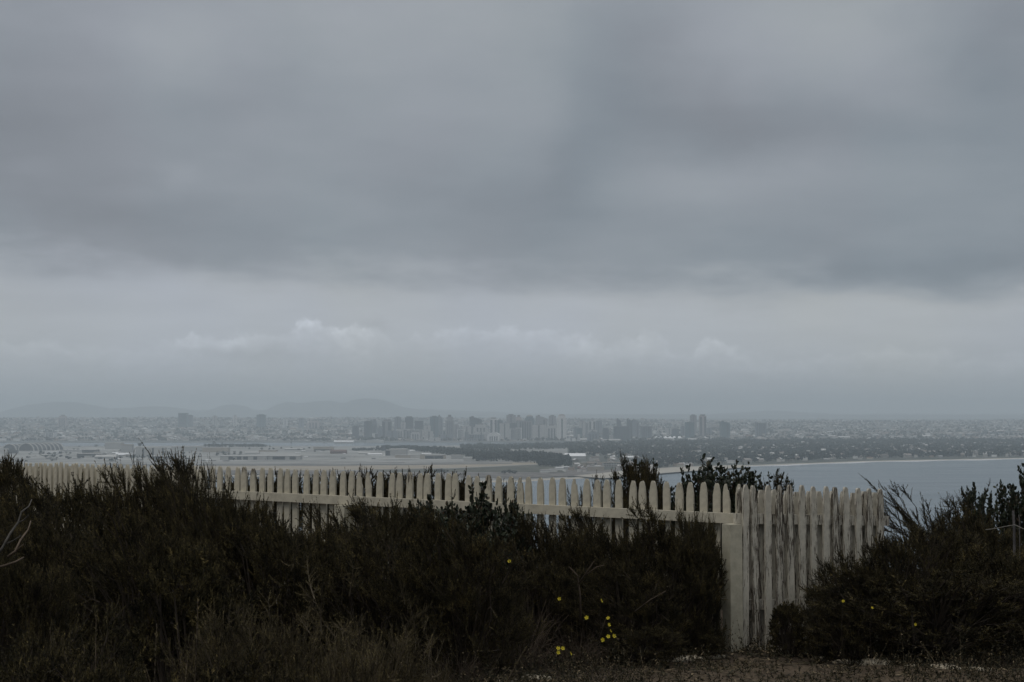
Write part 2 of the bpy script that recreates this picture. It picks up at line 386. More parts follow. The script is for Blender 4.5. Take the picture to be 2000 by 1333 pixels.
def crowns(mb, x, y, z, r, h, nq, rng, size=.55, shape=0):
    """leaf clumps: many facets spread through each crown's volume"""
    n = len(x)
    d = rng.normal(size=(n, nq, 3)); d /= np.linalg.norm(d, axis=2, keepdims=True)
    rad = rng.uniform(.35, 1, (n, nq, 1)) ** .6
    p = d * rad
    zz = p[..., 2]
    if shape: taper = np.clip(1.1 - (zz + 1) / 2, .08, 1); p[..., 0] *= taper; p[..., 1] *= taper
    c = np.stack([x[:, None] + p[..., 0] * r[:, None], y[:, None] + p[..., 1] * r[:, None], z[:, None] + h[:, None] * (.58 + .42 * zz)], 2)
    a = rng.normal(size=(n, nq, 3)); a /= np.linalg.norm(a, axis=2, keepdims=True)
    b_ = np.cross(a, rng.normal(size=(n, nq, 3))); b_ /= np.linalg.norm(b_, axis=2, keepdims=True)
    s_ = (r[:, None] * size * rng.uniform(.6, 1.3, (n, nq)))[..., None]
    q = np.stack([c - a * s_, c - b_ * s_ * .8, c + a * s_, c + b_ * s_ * .8], 2).reshape(-1, 3)
    mb.add(q, np.arange(len(q)).reshape(-1, 4), 0)
# the mass of the city: what stands behind the individual buildings
def field(n, p0, p1, Y0, Y1, pw=1.0):
    p = R.uniform(p0, p1, n); Y = Y0 + (Y1 - Y0) * R.random(n) ** pw
    return p, (p - 1000) / F * Y, Y
def thin(p, x, Y, s, lo): k_ = (vnoise(x / 95, Y / 230, s) + .6 * vnoise(x / 33, Y / 90, s + 2)) > lo; return p[k_], x[k_], Y[k_]
mb = MB(); p, x, Y = thin(*field(14000, -80, 2080, 7500, 15500, 1.4), 4, -.25); n_ = len(p)
z = SEA + hland(p, Y); wd = R.uniform(8, 17, n_) * (1 + (R.random(n_) < .16) * R.uniform(.5, 3.2, n_)); ht = R.uniform(4, 8, n_) * (1 + (R.random(n_) < .05) * 2)
houses(mb, x, Y, z, wd, np.minimum(wd * R.uniform(.7, 1.1, n_), 22), ht, R.normal(0, .2, n_) + R.choice([0, 0, 1.57], n_), .22)
tag(mb.build('city_houses', [m_wall, m_roof]), 'dense mass of small pale buildings fading into haze across the mainland', 'houses', None, 'stuff')
mb = MB(); p, x, Y = thin(*field(17000, -80, 2080, 7450, 15500, 1.3), 7, .0); n_ = len(p); z = SEA + hland(p, Y)
r_ = R.uniform(5, 11, n_); crowns(mb, x, Y, z, r_, r_ * R.uniform(1.2, 2.0, n_), 9, R, .6)
tag(mb.build('city_trees', m_crown), 'dark tree cover between the buildings on the mainland slopes', 'trees', None, 'stuff')
# wooded town on the peninsula
def tfield(n, p0, p1, f0=.05, f1=.97, pw=1.0):
    p = R.uniform(p0, p1, n); y0, y1 = Yof(interp(p, NEAR)), Yof(interp(p, FAR)); fr = f0 + (f1 - f0) * R.random(n) ** pw
    Y = y0 + (y1 - y0) * fr
    return p, (p - 1000) / F * Y, Y
def tcov(p, x, Y): return (vnoise(x / 130, Y / 210, 5) > -.55)
mb = MB(); p, x, Y = tfield(6500, 1235, 2060, .075, .97); k_ = tcov(p, x, Y); x, Y = x[k_], Y[k_]; n_ = len(x)
r_ = R.uniform(4, 8.5, n_); crowns(mb, x, Y, np.full(n_, SEA + 2.5), r_, r_ * R.uniform(1.4, 2.4, n_), 16, R, .5)
p, x, Y = tfield(2500, 1235, 2060, .80, .985); n_ = len(x); r_ = R.uniform(5, 9, n_); crowns(mb, x, Y, np.full(n_, SEA + 2.5), r_, r_ * R.uniform(1.6, 2.6, n_), 14, R, .5)
p, x, Y = tfield(900, 1110, 1260, .42, .97); n_ = len(x); r_ = R.uniform(4, 9, n_); crowns(mb, x, Y, np.full(n_, SEA + 2.5), r_, r_ * R.uniform(1.4, 2.2, n_), 16, R, .5)
p, x, Y = tfield(700, 900, 1120, .70, .96); n_ = len(x); r_ = R.uniform(4, 8, n_); crowns(mb, x, Y, np.full(n_, SEA + 2.5), r_, r_ * R.uniform(1.2, 2.0, n_), 14, R, .5)
tag(mb.build('town_trees', m_crown), 'dark tree cover of the low town beyond the beach', 'trees', None, 'stuff')
mb = MB(); p, x, Y = tfield(800, 1120, 2060, .06, .97); n_ = len(x); wd = R.uniform(9, 19, n_)
houses(mb, x, Y, np.full(n_, SEA + 2.5), wd, wd * R.uniform(.7, 1, n_), R.uniform(5, 9, n_), R.normal(0, .3, n_) + R.choice([0, 1.57], n_), .28)
tag(mb.build('town_houses', [m_wall, m_roof]), 'small roofs scattered among the trees of the low town', 'houses', None, 'stuff')
mb = MB(); p = R.uniform(40, 640, 420); py = R.uniform(876, 903, 420); k_ = (vnoise(p / 26, py / 2.2, 9) > .1) & ((p < 470) | (py < 884)); p, py = p[k_], py[k_]; n_ = len(p); Y = Yof(py, 2.5)
r_ = R.uniform(2.5, 6.5, n_); crowns(mb, (p - 1000) / F * Y, Y, np.full(n_, SEA + 2), r_, r_ * R.uniform(.9, 1.5, n_), 16, R, .5)
tag(mb.build('airfield_bushes', m_crown), 'small dark bushes scattered between the sheds of the airfield', 'bushes', None, 'stuff')
# the dark wood on the airfield's edge
mb = MB()
WOOD = [(930, 888, 4250, 30, 22), (1000, 880, 4650, 70, 18)]
def wood(n, p0, p1, ya, yb, hgt):
    p = R.uniform(p0, p1, n); py = ya(p) + (yb(p) - ya(p)) * R.random(n)
    Y = Yof(py, 2.5); x = (p - 1000) / F * Y
    r_ = R.uniform(5, 9, n); crowns(mb, x, Y, np.full(n, SEA + 2), r_, R.uniform(.75, 1.15, n) * hgt, 26, R, .42)
wood(620, 905, 1112, lambda p: np.interp(p, [905, 940, 1112], [898, 902.5, 906]), lambda p: np.interp(p, [905, 960, 1060, 1112], [893, 886, 892, 901]), 19)
wood(260, 812, 930, lambda p: np.interp(p, [812, 870, 930], [882, 890, 899]), lambda p: np.interp(p, [812, 850, 930], [880, 880, 888]), 19)
wood(120, 1052, 1114, lambda p: p * 0 + 912, lambda p: p * 0 + 904, 15)
wood(110, 752, 812, lambda p: p * 0 + 879.5, lambda p: p * 0 + 876.5, 15)
wood(40, 690, 752, lambda p: p * 0 + 881, lambda p: p * 0 + 879, 8)
wood(90, 400, 520, lambda p: p * 0 + 874, lambda p: p * 0 + 872, 12)
tag(mb.build('airfield_wood', m_crown), 'dense dark wood along the far edge of the airfield', 'wood', None, 'stuff')
# ================================================================== INDIVIDUAL FAR TREES, HOUSES, TOWERS
# ---- trees one can tell apart on the peninsula
TREEV = []
for k in range(5):
    mb = MB(); crowns(mb, np.zeros(1), np.zeros(1), np.zeros(1), np.array([1.0]), np.array([2.3 + .2 * k]), 60, R, .30, 1 if k == 4 else 0)
    mb.tube([(0, 0, -.3), (.03, 0, .7), (0, .02, 1.3)], .10, .05, 5, 1)
    TREEV.append(mb.mesh('tree', [m_crown, m_trunk]))
def tree(px, py, h, label=None, group=None, v=None, w_=None):
    q = on(px, py, 2.5); k = R.integers(0, 4) if v is None else v
    o = link('tree', TREEV[k], None, q); s = h / (2.3 + .2 * k); o.scale = ((w_ or s) , (w_ or s), s); o.rotation_euler = (0, 0, R.uniform(0, 6))
    return tag(o, label, 'tree', group)
tree(738, 880.5, 20, 'broad triangular dark tree, tallest of the trees before the bay strip left of the towers', v=4, w_=15)
tree(724, 880.5, 9, 'low dark bush-like tree at the left foot of the triangular tree'); tree(745, 880.5, 18, 'narrow dark tree touching the right side of the triangular tree', v=4)
tree(752, 880, 15, 'thin dark spire of a tree standing just right of the triangular tree', v=4, w_=4)
tree(766, 880.5, 10, 'small round dark tree between the spire tree and the grey airfield tower')
tree(527, 876, 16, 'dark conifer pair seen against the bay strip above the open-door hangar', v=4); tree(569, 868, 13, 'lone round tree on the bay edge left of the towers')
tree(633, 868, 11, 'slim tree alone on the bay edge, left of the broad triangular tree', v=4)
tree(645, 876, 10, 'small dark round tree at the left end of the dark red mound')
tree(418, 872.5, 24, 'tall round dark tree rising over the wood strip above the shrub tips', v=1); tree(434, 872.5, 20, 'slim dark tree just right of the tall round one on the wood strip', v=4)
tree(1214, 897, 26, 'tall dark tree in front of the white roofs right of the airfield wood', v=2); tree(1206, 897, 20, 'shorter dark tree leaning on the tall one by the white roofs', v=0)
tree(188, 873.5, 11, 'dark wedge-shaped tree on the bay edge right of the arched hangar', v=0, w_=9); tree(205, 873, 9, 'small dark tree at the right end of the bay strip on the left', v=1, w_=5)
tree(155, 873.5, 6, 'low flat dark tree on the bay edge nearest the arched hangar', v=2, w_=6)
for px in (165, 150, 158): pass
for px, py, h in ((855, 924.5, 9), (862, 924, 10), (870, 924.5, 8)):
    tree(px, py, h, 'squat dark tree in the clump on the dull green field before the fence', 'clump of trees on the dull green field', w_=8)
for px, py, h in ((985, 926, 8), (995, 925.5, 9), (1005, 926, 8)):
    tree(px, py, h, 'squat dark tree in the second clump, nearer the beach', 'clump of trees near the beach', w_=7)
for px in (255, 262, 270, 278, 290): tree(px, 896 + R.uniform(-1, 1), R.uniform(11, 15), 'dark round tree in the clump before the hangar with dark pillars', 'clump of trees before the pillared hangar', w_=6)
for px in (425, 436, 447, 458, 470): tree(px, 889 + R.uniform(-1, 1), R.uniform(9, 14), 'dark round tree in the row behind the open-door hangar', 'row of trees behind the open-door hangar', w_=5.5)
for px in np.linspace(1135, 1990, 60):
    y0 = interp(px, NEAR); py = y0 - R.uniform(8, 26) if px > 1300 else R.uniform(884, 900)
    tree(px + R.uniform(-6, 6), py, R.uniform(11, 19), 'dark rounded tree standing out of the wooded town behind the beach', 'rounded trees of the wooded town', w_=R.uniform(5, 8))
for px in (1628, 1722, 1752, 1757, 1775, 1784, 1794, 1815, 1868, 1897, 1905, 1917, 1938, 1990):
    tree(px + R.uniform(-2, 2), 877, R.uniform(17, 27), 'slim tall tree breaking the skyline of the wooded town', 'slim trees on the town skyline', v=4, w_=R.uniform(4, 7))
# ---- houses that show largest, one object each
HV = []
for k in range(6):
    mb = MB(); houses(mb, np.zeros(1), np.zeros(1), np.zeros(1), np.array([1.0 + .25 * (k % 3)]), np.array([.8]), np.array([.42 + .12 * (k % 2)]), np.zeros(1), .26)
    HV.append(mb)
HMAT = []
for nm, wc, rc in (('white', (.62, .61, .58), (.3, .29, .28)), ('cream', (.5, .46, .38), (.22, .15, .12)), ('grey', (.36, .36, .36), (.5, .5, .49)), ('tan', (.36, .3, .25), (.18, .14, .12)), ('pale', (.66, .65, .62), (.56, .56, .55))):
    a_ = noise_mat('house walls ' + nm, tuple(c * .9 for c in wc), wc, .3); b_ = noise_mat('house roof ' + nm, tuple(c * .85 for c in rc), rc, .3); HMAT.append((a_, b_))
HM = [[HV[i].mesh('house', HMAT[j]) for i in range(6)] for j in range(5)]
def house(x, Y, z, s, label, group, j=None):
    o = link('house', HM[R.integers(0, 5) if j is None else j][R.integers(0, 6)], None, (x, Y, z)); o.scale = (s, s, s * .8)
    o.rotation_euler = (0, 0, R.normal(0, .3)); return tag(o, label, 'house', group)
p, x, Y = tfield(130, 1240, 2020, .06, .45, 1.3)
for a, c in zip(x, Y): house(a, c, SEA + 2.5, R.uniform(9, 14), 'small pale house among the dark trees of the town behind the beach', 'houses of the wooded town')
for p0, p1, lab, grp, n in ((-40, 690, 'small pale house on the hazy slope left of the towers', 'houses on the slope left of the towers', 90), (1420, 2030, 'small pale house on the hazy plain right of the towers', 'houses on the plain right of the towers', 60)):
    p, x, Y = field(n, p0, p1, 7400, 9800)
    for q, a, c in zip(p, x, Y): house(a, c, SEA + float(hland(q, c)), R.uniform(16, 30), lab, grp)
# ---- towers
def facade(name, c0, c1, sc, vert=True, rough=.6):
    m_, t, b = material(name, rough, .4)
    co = t.new('ShaderNodeTexCoord').outputs['Object']; X, Y_, Z = t.sep(co)
    a = t.m('FRACT', t.m('MULTIPLY', t.m('ADD', X, Y_), 1 / sc)); h = t.m('FRACT', t.m('MULTIPLY', Z, 1 / 3.6))
    win = t.m('MULTIPLY', t.m('GREATER_THAN', a, .38), t.m('GREATER_THAN', h, .35)) if vert else t.m('GREATER_THAN', h, .45)
    n_ = t.noise(co, .03, 3, .5)
    c = t.mix(win, c0, c1); c = t.mix(t.mapr(n_, .3, .7, 0, .35), c, c0)
    t.put(b.inputs['Base Color'], c); return m_
FM = {'dark': facade('dark glass tower front', (.13, .15, .165), (.045, .06, .07), 6, False, .35),
      'teal': facade('blue green glass tower front', (.14, .20, .215), (.05, .085, .10), 7, False, .35),
      'grey': facade('grey concrete tower front', (.34, .34, .34), (.12, .13, .14), 6),
      'mid': facade('blue grey tower front', (.24, .265, .29), (.09, .105, .12), 7),
      'pale': facade('pale concrete tower front', (.54, .53, .51), (.22, .225, .23), 6),
      'white': facade('white tower front', (.76, .75, .73), (.34, .34, .34), 7),
      'rose': facade('pinkish concrete front', (.50, .44, .42), (.2, .19, .19), 6)}
m_glz = noise_mat('tinted glazing', (.055, .07, .08), (.08, .095, .11), .1, .3, spec=.5)
m_conc = noise_mat('light concrete', (.42, .41, .39), (.52, .51, .48), .05)
m_plant = noise_mat('roof plant grey', (.14, .145, .15), (.2, .2, .2), .1)
COLN = {}
def tower(x0, x1, ytop, Y, col, label, style='flat', dp=.8, yaw=None, cat='tower', name='tower_block'):
    wd = (x1 - x0) / F * Y; px = (x0 + x1) / 2; h = float(hland(px, Y)); z0 = SEA + h - 6
    ztop = at(px, ytop, Y).z; H = ztop - z0; x = (px - 1000) / F * Y
    yaw = R.uniform(-.12, .12) if yaw is None else yaw
    e = tag(empty(name, (x, Y + wd * dp / 2, z0), yaw), label, cat, 'downtown towers' if cat == 'tower' else None)
    w2, d2 = wd / 2, wd * dp / 2; b_ = MB(); r_ = MB(); g = MB()
    if style == 'flat':
        b_.box(-w2, w2, -d2, d2, 0, H * .965); r_.box(-w2 * .55, w2 * .5, -d2 * .5, d2 * .5, H * .965, H)
        g.box(-w2 * .12, w2 * .12, -d2 - .5, -d2, 8, H * .93)
    elif style == 'slab':
        b_.box(-w2, w2, -d2, d2, 0, H * .98); r_.box(-w2 * 1.01, w2 * 1.01, -d2 * 1.01, d2 * 1.01, H * .98, H)
        for q in (-.66, -.33, 0, .33, .66): g.box(w2 * q - wd * .05, w2 * q + wd * .05, -d2 - .5, -d2, 10, H * .94)
    elif style == 'step':
        b_.box(-w2, w2, -d2, d2, 0, H * .78); b_.box(-w2 * .72, w2 * .78, -d2 * .7, d2 * .7, H * .78, H * .92); r_.box(-w2 * .35, w2 * .4, -d2 * .4, d2 * .4, H * .92, H)
        for q in (-.5, 0, .5): g.box(w2 * q - wd * .06, w2 * q + wd * .06, -d2 - .5, -d2, 8, H * .74)
    elif style == 'slant':
        b_.prism([(-w2, 0), (w2, 0), (w2, H * .84), (w2 * .2, H * .92), (-w2, H * .97)], -d2, d2); r_.box(-w2 * .7, -w2 * .3, -d2 * .3, d2 * .3, H * .94, H)
        g.box(w2 * .3, w2 * .55, -d2 - .5, -d2, 8, H * .8)
    elif style == 'arch':
        pts = [(-w2, 0), (w2, 0)] + [(w2 * math.cos(q), H * .62 + H * .38 * math.sin(q)) for q in np.linspace(0, math.pi, 9)]
        b_.prism(pts, -d2, d2); r_.box(-w2 * .1, w2 * .1, -d2 * .5, d2 * .5, H * .97, H * 1.02)
        for q in (-.55, -.2, .2, .55): g.box(w2 * q - wd * .05, w2 * q + wd * .05, -d2 - .5, -d2, 6, H * .6)
    elif style == 'dome':
        b_.box(-w2, w2, -d2, d2, 0, H * .86); b_.box(-w2 * .8, w2 * .8, -d2 * .8, d2 * .8, H * .86, H * .93)
        pts = [(w2 * .7 * math.cos(q), H * .93 + H * .07 * math.sin(q)) for q in np.linspace(0, math.pi, 9)]; r_.prism(pts, -d2 * .6, d2 * .6)
        g.box(-w2 * .15, w2 * .15, -d2 - .5, -d2, 8, H * .83)
    elif style == 'stripe':
        b_.box(-w2, w2, -d2, d2, 0, H * .95); r_.box(-w2 * .7, w2 * .7, -d2 * .7, d2 * .7, H * .95, H)
        g.box(-w2 * .9, -w2 * .3, -d2 - .5, -d2, 8, H * .9); g.box(w2 * .3, w2 * .9, -d2 - .5, -d2, 8, H * .9)
    b_.build('facade', FM[col], e); r_.build('roof_housing', m_plant if style != 'dome' else m_conc, e); g.build('glazing', m_glz, e)
    return e
TOW = [
 (688, 701, 832, 7700, 'dark', 'short dark block at the left end of the downtown towers', 'flat'), (712, 726, 822, 7700, 'dark', 'dark narrow slab second from the left end of downtown', 'flat'),
 (726, 737, 819, 8000, 'mid', 'blue grey tower just behind the dark narrow slab at the left', 'step'), (738, 747, 835, 7700, 'mid', 'low blue grey block before the light striped tower on the left', 'flat'),
 (746, 765, 820, 7800, 'grey', 'grey tower with one bright white edge, left third of downtown', 'stripe'), (771, 783, 814, 8100, 'mid', 'tall slim blue grey tower left of the dark twin-topped pair', 'flat'),
 (783, 792, 824, 7800, 'pale', 'slim pale tower wedged between two tall grey ones on the left', 'flat'), (791, 807, 813.5, 8200, 'dark', 'tall dark tower with a light centre, left third of downtown', 'stripe'),
 (810, 827, 822, 8000, 'dark', 'broad dark tower right of the tall one with light centre', 'slab'), (792, 822, 841, 7600, 'grey', 'low wide grey block at the foot of the broad dark tower', 'slab'),
 (828, 841, 831, 7800, 'pale', 'low pale tower left of the tall teal slab', 'flat'), (840, 857, 812.5, 8000, 'teal', 'tall teal glass slab in the left half of downtown', 'flat'),
 (856, 865, 810.5, 8400, 'mid', 'slim tall tower behind the tall teal slab', 'slant'), (870, 886, 810.5, 8000, 'grey', 'tall grey tower with lighter right side, beside the teal slab', 'step'),
 (885, 896, 829, 7800, 'grey', 'middling grey block right of the tall two-toned grey tower', 'flat'), (893, 907, 838, 7600, 'white', 'low white ribbed block before the grey middling block', 'slab'),
 (903, 920, 832, 8000, 'pale', 'pale wide block left of the dark blue tower with pointed top', 'flat'), (917, 940, 813, 8100, 'dark', 'wide dark blue tower with small pointed top, centre of downtown', 'slant'),
 (925, 951, 827, 7800, 'pale', 'light stepped hotel before the wide dark blue tower', 'step'), (957, 971, 816, 7900, 'white', 'slim tower with a white column down its middle', 'stripe'),
 (970, 982, 820, 8000, 'teal', 'dark teal tower touching the one with a white column', 'flat'), (976, 995, 826, 7700, 'pale', 'pale plain tower right of the arched-roof block', 'flat'),
 (953, 977, 845, 7450, 'white', 'low white block with round arched top in the centre', 'arch'), (989, 1007, 809.5, 8200, 'grey', 'tall flat-topped grey tower near the middle of downtown', 'flat'),
 (995, 1011, 826, 7900, 'dark', 'dark squat tower before the tall flat-topped grey one', 'flat'), (1006, 1020, 811, 8500, 'rose', 'faint pinkish tower behind the middle of downtown', 'step'),
 (1011, 1039, 822, 7750, 'grey', 'broad plain grey block, widest in the middle of downtown', 'slab'), (1026, 1043, 810.5, 8300, 'teal', 'teal tower with flat crown behind the broad plain grey block', 'dome'),
 (1040, 1066, 829, 7700, 'pale', 'wide pale block right of the broad plain grey block', 'flat'), (1047, 1068, 811, 8200, 'grey', 'tall grey sloped-top tower behind the wide pale block', 'slant'),
 (1066, 1088, 829, 7900, 'pale', 'pale low block left of the domed white tower', 'step'), (1072, 1086, 811, 8500, 'grey', 'hazy grey tower behind and left of the domed white tower', 'flat'),
 (1088, 1106, 809, 7600, 'white', 'tall white tower with domed crown at the right of the cluster', 'dome'), (1120, 1128, 835, 8200, 'mid', 'small blue grey block right of the domed white tower', 'flat'),
 (1126, 1137, 836, 7900, 'teal', 'low teal block between the domed tower and the pale towers', 'flat'), (1131, 1143, 822, 8500, 'pale', 'faint pale tower in the gap right of the domed one', 'flat'),
 (1142, 1151, 826, 8700, 'grey', 'hazy grey tower between two pale ones in the gap', 'flat'), (1150, 1163, 820, 8500, 'white', 'pale tower with white stripe, right part of the gap', 'stripe'),
 (1162, 1176, 823, 8800, 'mid', 'hazy blue tower behind the round dark block', 'flat'), (1177, 1189, 834, 7500, 'dark', 'dark block standing alone left of the huge dark slab', 'dome'),
 (1199, 1231, 833, 7500, 'dark', 'huge wide dark slab, largest block on the waterfront', 'slab'), (1204, 1213, 817, 8200, 'dark', 'slim dark tower with rounded top behind the huge dark slab', 'slant'),
 (1224, 1235, 817, 7900, 'dark', 'narrow dark tower at the right edge of the huge dark slab', 'slant'), (1234, 1248, 819, 8200, 'mid', 'blue grey tower just right of the huge dark slab', 'slant'),
 (1251, 1272, 833, 7800, 'mid', 'squat blue grey block right of the huge dark slab', 'slab'), (1300, 1313, 836, 8800, 'pale', 'pale hazy block above the white tent roofs', 'flat'),
 (1312, 1326, 837, 8300, 'dark', 'low dark block right of the white tent roofs', 'flat'), (1329, 1339, 832, 8200, 'mid', 'slim block at the left of the teal tower on the right', 'flat'),
 (1338, 1356, 824, 7900, 'teal', 'teal glass tower before the twin grey towers on the right', 'flat'), (1348, 1360, 810, 8300, 'grey', 'left of the twin grey towers at the right of downtown', 'flat'),
 (1366, 1379, 810, 8300, 'rose', 'right of the twin grey towers at the right of downtown', 'stripe'), (1407, 1425, 822, 8100, 'teal', 'lone teal tower right of the twin grey towers', 'slant'),
 (1476, 1497, 826, 8300, 'mid', 'lone square grey tower at the far right of downtown', 'slab'), (905, 933, 857, 7380, 'grey', 'long low waterfront block with white roof line, centre', 'slab'),
 (915, 945, 849, 7500, 'mid', 'long middling block above the low waterfront block', 'slab'), (1106, 1124, 856, 7420, 'white', 'low white waterfront block right of the domed tower', 'flat'),
 (840, 860, 856, 7350, 'pale', 'low pale waterfront block under the tall teal slab', 'flat'), (1128, 1133, 848, 7500, 'white', 'thin white post-like block on the waterfront right of centre', 'flat'),
 (1380, 1390, 836, 8600, 'mid', 'low hazy block right of the twin grey towers', 'flat'), (860, 884, 849, 7500, 'mid', 'low blue grey block at the foot of the two-toned grey tower', 'flat')]
for a in TOW: tower(*a)
for k in range(30):
    xa = R.uniform(692, 1190); wd_ = R.uniform(9, 24); tower(xa, xa + wd_, R.uniform(834, 852), R.uniform(7450, 8500), ['pale', 'grey', 'mid', 'white', 'teal', 'pale'][R.integers(6)], 'low block filling the gaps between the taller downtown towers', ['flat', 'slab', 'step', 'stripe'][R.integers(4)], name='low_block', cat='building')['group'] = 'low blocks between the towers'
for a in [(349, 366, 807, 10300, 'teal', 'teal hospital block on the mesa skyline far left', 'slab'), (367, 377, 810.5, 10400, 'mid', 'smaller dark block right of the teal one on the mesa', 'flat'),
          (114, 130, 810.5, 10300, 'rose', 'pinkish block on the mesa skyline under the left hill', 'step'), (237, 247, 815.5, 10200, 'grey', 'grey block on the mesa left of the teal one', 'flat'),
          (502, 518, 809.5, 10300, 'teal', 'lone square dark block on the mesa left of downtown', 'flat'), (553, 562, 818, 10200, 'white', 'small white block on the mesa left of downtown', 'flat'),
          (601, 625, 821, 10000, 'rose', 'wide pinkish block on the mesa near downtown', 'step'), (416, 424, 812, 10500, 'pale', 'pale slim block on the mesa right of the teal one', 'flat'),
          (456, 463, 811, 10500, 'white', 'tiny white tower on the mesa below the round hill', 'flat'), (584, 594, 817, 10300, 'mid', 'dim block on the mesa beside the wide pinkish one', 'flat'),
          (90, 108, 844.5, 7900, 'white', 'large white block low on the slope above the arched hangar', 'slab')]:
    tower(*a, cat='building', name='hill_building')
# ---- white tent roofs and terminal sheds on the waterfront
m_white = noise_mat('white membrane', (.74, .74, .73), (.82, .82, .81), .05)
def shed(x0, x1, ytop, ybase, col, label, door=None, roof='flat', dp=None, name='airfield_building', cat='building', h0=2.5, colr=None):
    q = on((x0 + x1) / 2, ybase, h0); Y = q.y; wd = (x1 - x0) / F * Y; H = (ybase - ytop) / F * Y; dp = dp or max(14, min(60, wd * .5))
    e = tag(empty(name, (q.x, Y, SEA + h0)), label, cat); w2 = wd / 2; g = MB()
    if roof == 'gable':
        g.prism([(-w2, -1), (w2, -1), (w2, H * .75), (0, H * .98), (-w2, H * .75)], 0, dp); r_ = MB()
        r_.prism([(-w2 * 1.03, H * .75), (0, H), (w2 * 1.03, H * .75), (w2 * 1.03, H * .78), (0, H * 1.04), (-w2 * 1.03, H * .78)], -.5, dp + .5)
    elif roof == 'pitch':       # long roof facing the viewer
        g.box(-w2, w2, 0, dp, -1, H * .55); r_ = MB()
        v = [(-w2 * 1.02, -1, H * .55), (w2 * 1.02, -1, H * .55), (w2 * 1.02, dp / 2, H), (-w2 * 1.02, dp / 2, H), (-w2 * 1.02, dp + 1, H * .55), (w2 * 1.02, dp + 1, H * .55)]
        r_.add(v, [(0, 1, 2, 3), (3, 2, 5, 4), (0, 3, 4), (1, 5, 2)])
    elif roof == 'tents':
        g.box(-w2, w2, 0, dp, -1, H * .35); r_ = MB(); n_ = 6
        for k in range(n_):
            a = -w2 + wd * k / n_; c = wd / n_
            r_.add([(a, -1, H * .35), (a + c, -1, H * .35), (a + c, dp, H * .35), (a, dp, H * .35), (a + c / 2, dp / 2, H)], [(0, 1, 4), (1, 2, 4), (2, 3, 4), (3, 0, 4)])
    else:
        g.box(-w2, w2, 0, dp, -1, H * .9); r_ = MB(); r_.box(-w2 - .6, w2 + .6, -.6, dp + .6, H * .9, H)
    g.build('wall', col, e); r_.build('roof', colr or m_conc, e)
    if door:
        for a, c, hh in door:
            d = MB(); d.box(-w2 + wd * a, -w2 + wd * c, -.4, .3, -.5, H * hh); d.build('door', m_door, e)
    return e
m_door = noise_mat('dark hangar doors', (.035, .04, .045), (.06, .065, .07), .1)
m_lgrey = noise_mat('light grey cladding', (.33, .33, .32), (.40, .40, .385), .05)
m_tan = noise_mat('tan stucco', (.33, .29, .24), (.40, .36, .30), .05)
m_dk = noise_mat('dark grey roof', (.08, .085, .09), (.13, .13, .13), .05)
m_red = noise_mat('red brown earth roof', (.12, .075, .065), (.17, .105, .09), .05)
S = shed
S(1279, 1332, 852, 858.5, m_conc, 'white row of tent peaks on the waterfront right of the huge dark slab', roof='tents', h0=6, name='waterfront_pavilion', cat='pavilion', colr=m_white)
S(1313, 1327, 859.5, 866.5, m_conc, 'single white sloped roof below the row of tent peaks', roof='pitch', name='waterfront_shed', colr=m_white)
S(715, 748, 859.2, 865, m_conc, 'pale low terminal with white curved roof left on the waterfront', roof='gable', name='waterfront_shed', colr=m_white)
S(652, 690, 861, 866, m_conc, 'long low white shed on the waterfront left of the towers', roof='pitch', name='waterfront_shed', colr=m_white)
S(0, 15, 876, 886, m_conc, 'pale boxy building at the picture edge before the arched hangar')
S(15, 33, 880, 886, m_dk, 'dark blue low block between the pale box and the arched hangar', colr=m_dk)
S(118, 160, 879, 883, m_lgrey, 'long low pale building right of the arched hangar'); S(160, 190, 878.5, 885, m_dk, 'dark low green-grey building with pale roof, right of the arched hangar')
S(88, 112, 882, 886, m_white, 'short bright white shed below the arched hangar', colr=m_white)
S(150, 198, 886, 893.5, m_dk, 'long open shed with pale roof and dark front, left airfield', roof='flat')
S(185, 225, 889, 897, m_lgrey, 'pale two-part shed right of the long open shed', roof='pitch'); S(225, 250, 885, 890, m_white, 'narrow white roof left of the dark tree clump', roof='pitch', colr=m_white)
S(236, 258, 868.5, 884, m_lgrey, 'pale block with a tan top band behind the dark tree clump', colr=m_tan)
S(205, 238, 865, 878, m_lgrey, 'wide pale green-grey block right of the bay strip'); S(265, 280, 873, 889, m_lgrey, 'plain pale block joined to the left of the pillared hangar')
S(278, 320, 874, 891, m_conc, 'large white hangar with three dark pillars', door=[(0, .08, .95), (.45, .53, .95), (.91, .99, .95)])
S(320, 345, 880, 891, m_lgrey, 'pale blue-grey lean-to right of the pillared hangar'); S(292, 336, 891, 898, m_dk, 'low open shed with white roof before the pillared hangar', colr=m_white)
S(335, 395, 872, 882, m_lgrey, 'long pale building beyond the shrub tips', dp=40); S(395, 445, 874, 884, m_tan, 'long low tan building in the middle distance of the airfield', dp=40)
S(430, 520, 890.5, 898.5, m_lgrey, 'long low pale hangar with dark open doors', door=[(.18, .28, .75), (.36, .46, .75), (.5, .6, .75), (.72, .8, .75)])
S(510, 585, 890.5, 898.2, m_lgrey, 'right wing of the low hangar, with one wide dark opening', door=[(.05, .12, .75), (.30, .62, .75), (.74, .90, .75)])
S(478, 505, 883, 886.5, m_lgrey, 'short pale shed behind the low hangar on the left', roof='pitch'); S(505, 540, 879, 883, m_tan, 'tan flat block behind the low hangar')
S(556, 590, 876, 879, m_lgrey, 'thin pale shed near the bay edge left of the red mound', roof='pitch'); S(612, 650, 872.5, 880, m_tan, 'long tan building left of the dark red mound', door=[(.05, .95, .25)])
S(645, 676, 879, 886.5, m_red, 'dark red hipped roof alone on the airfield', roof='pitch', colr=m_red)
S(745, 753, 870.5, 881, m_door, 'small dark grey square tower by the airfield trees', colr=m_door)
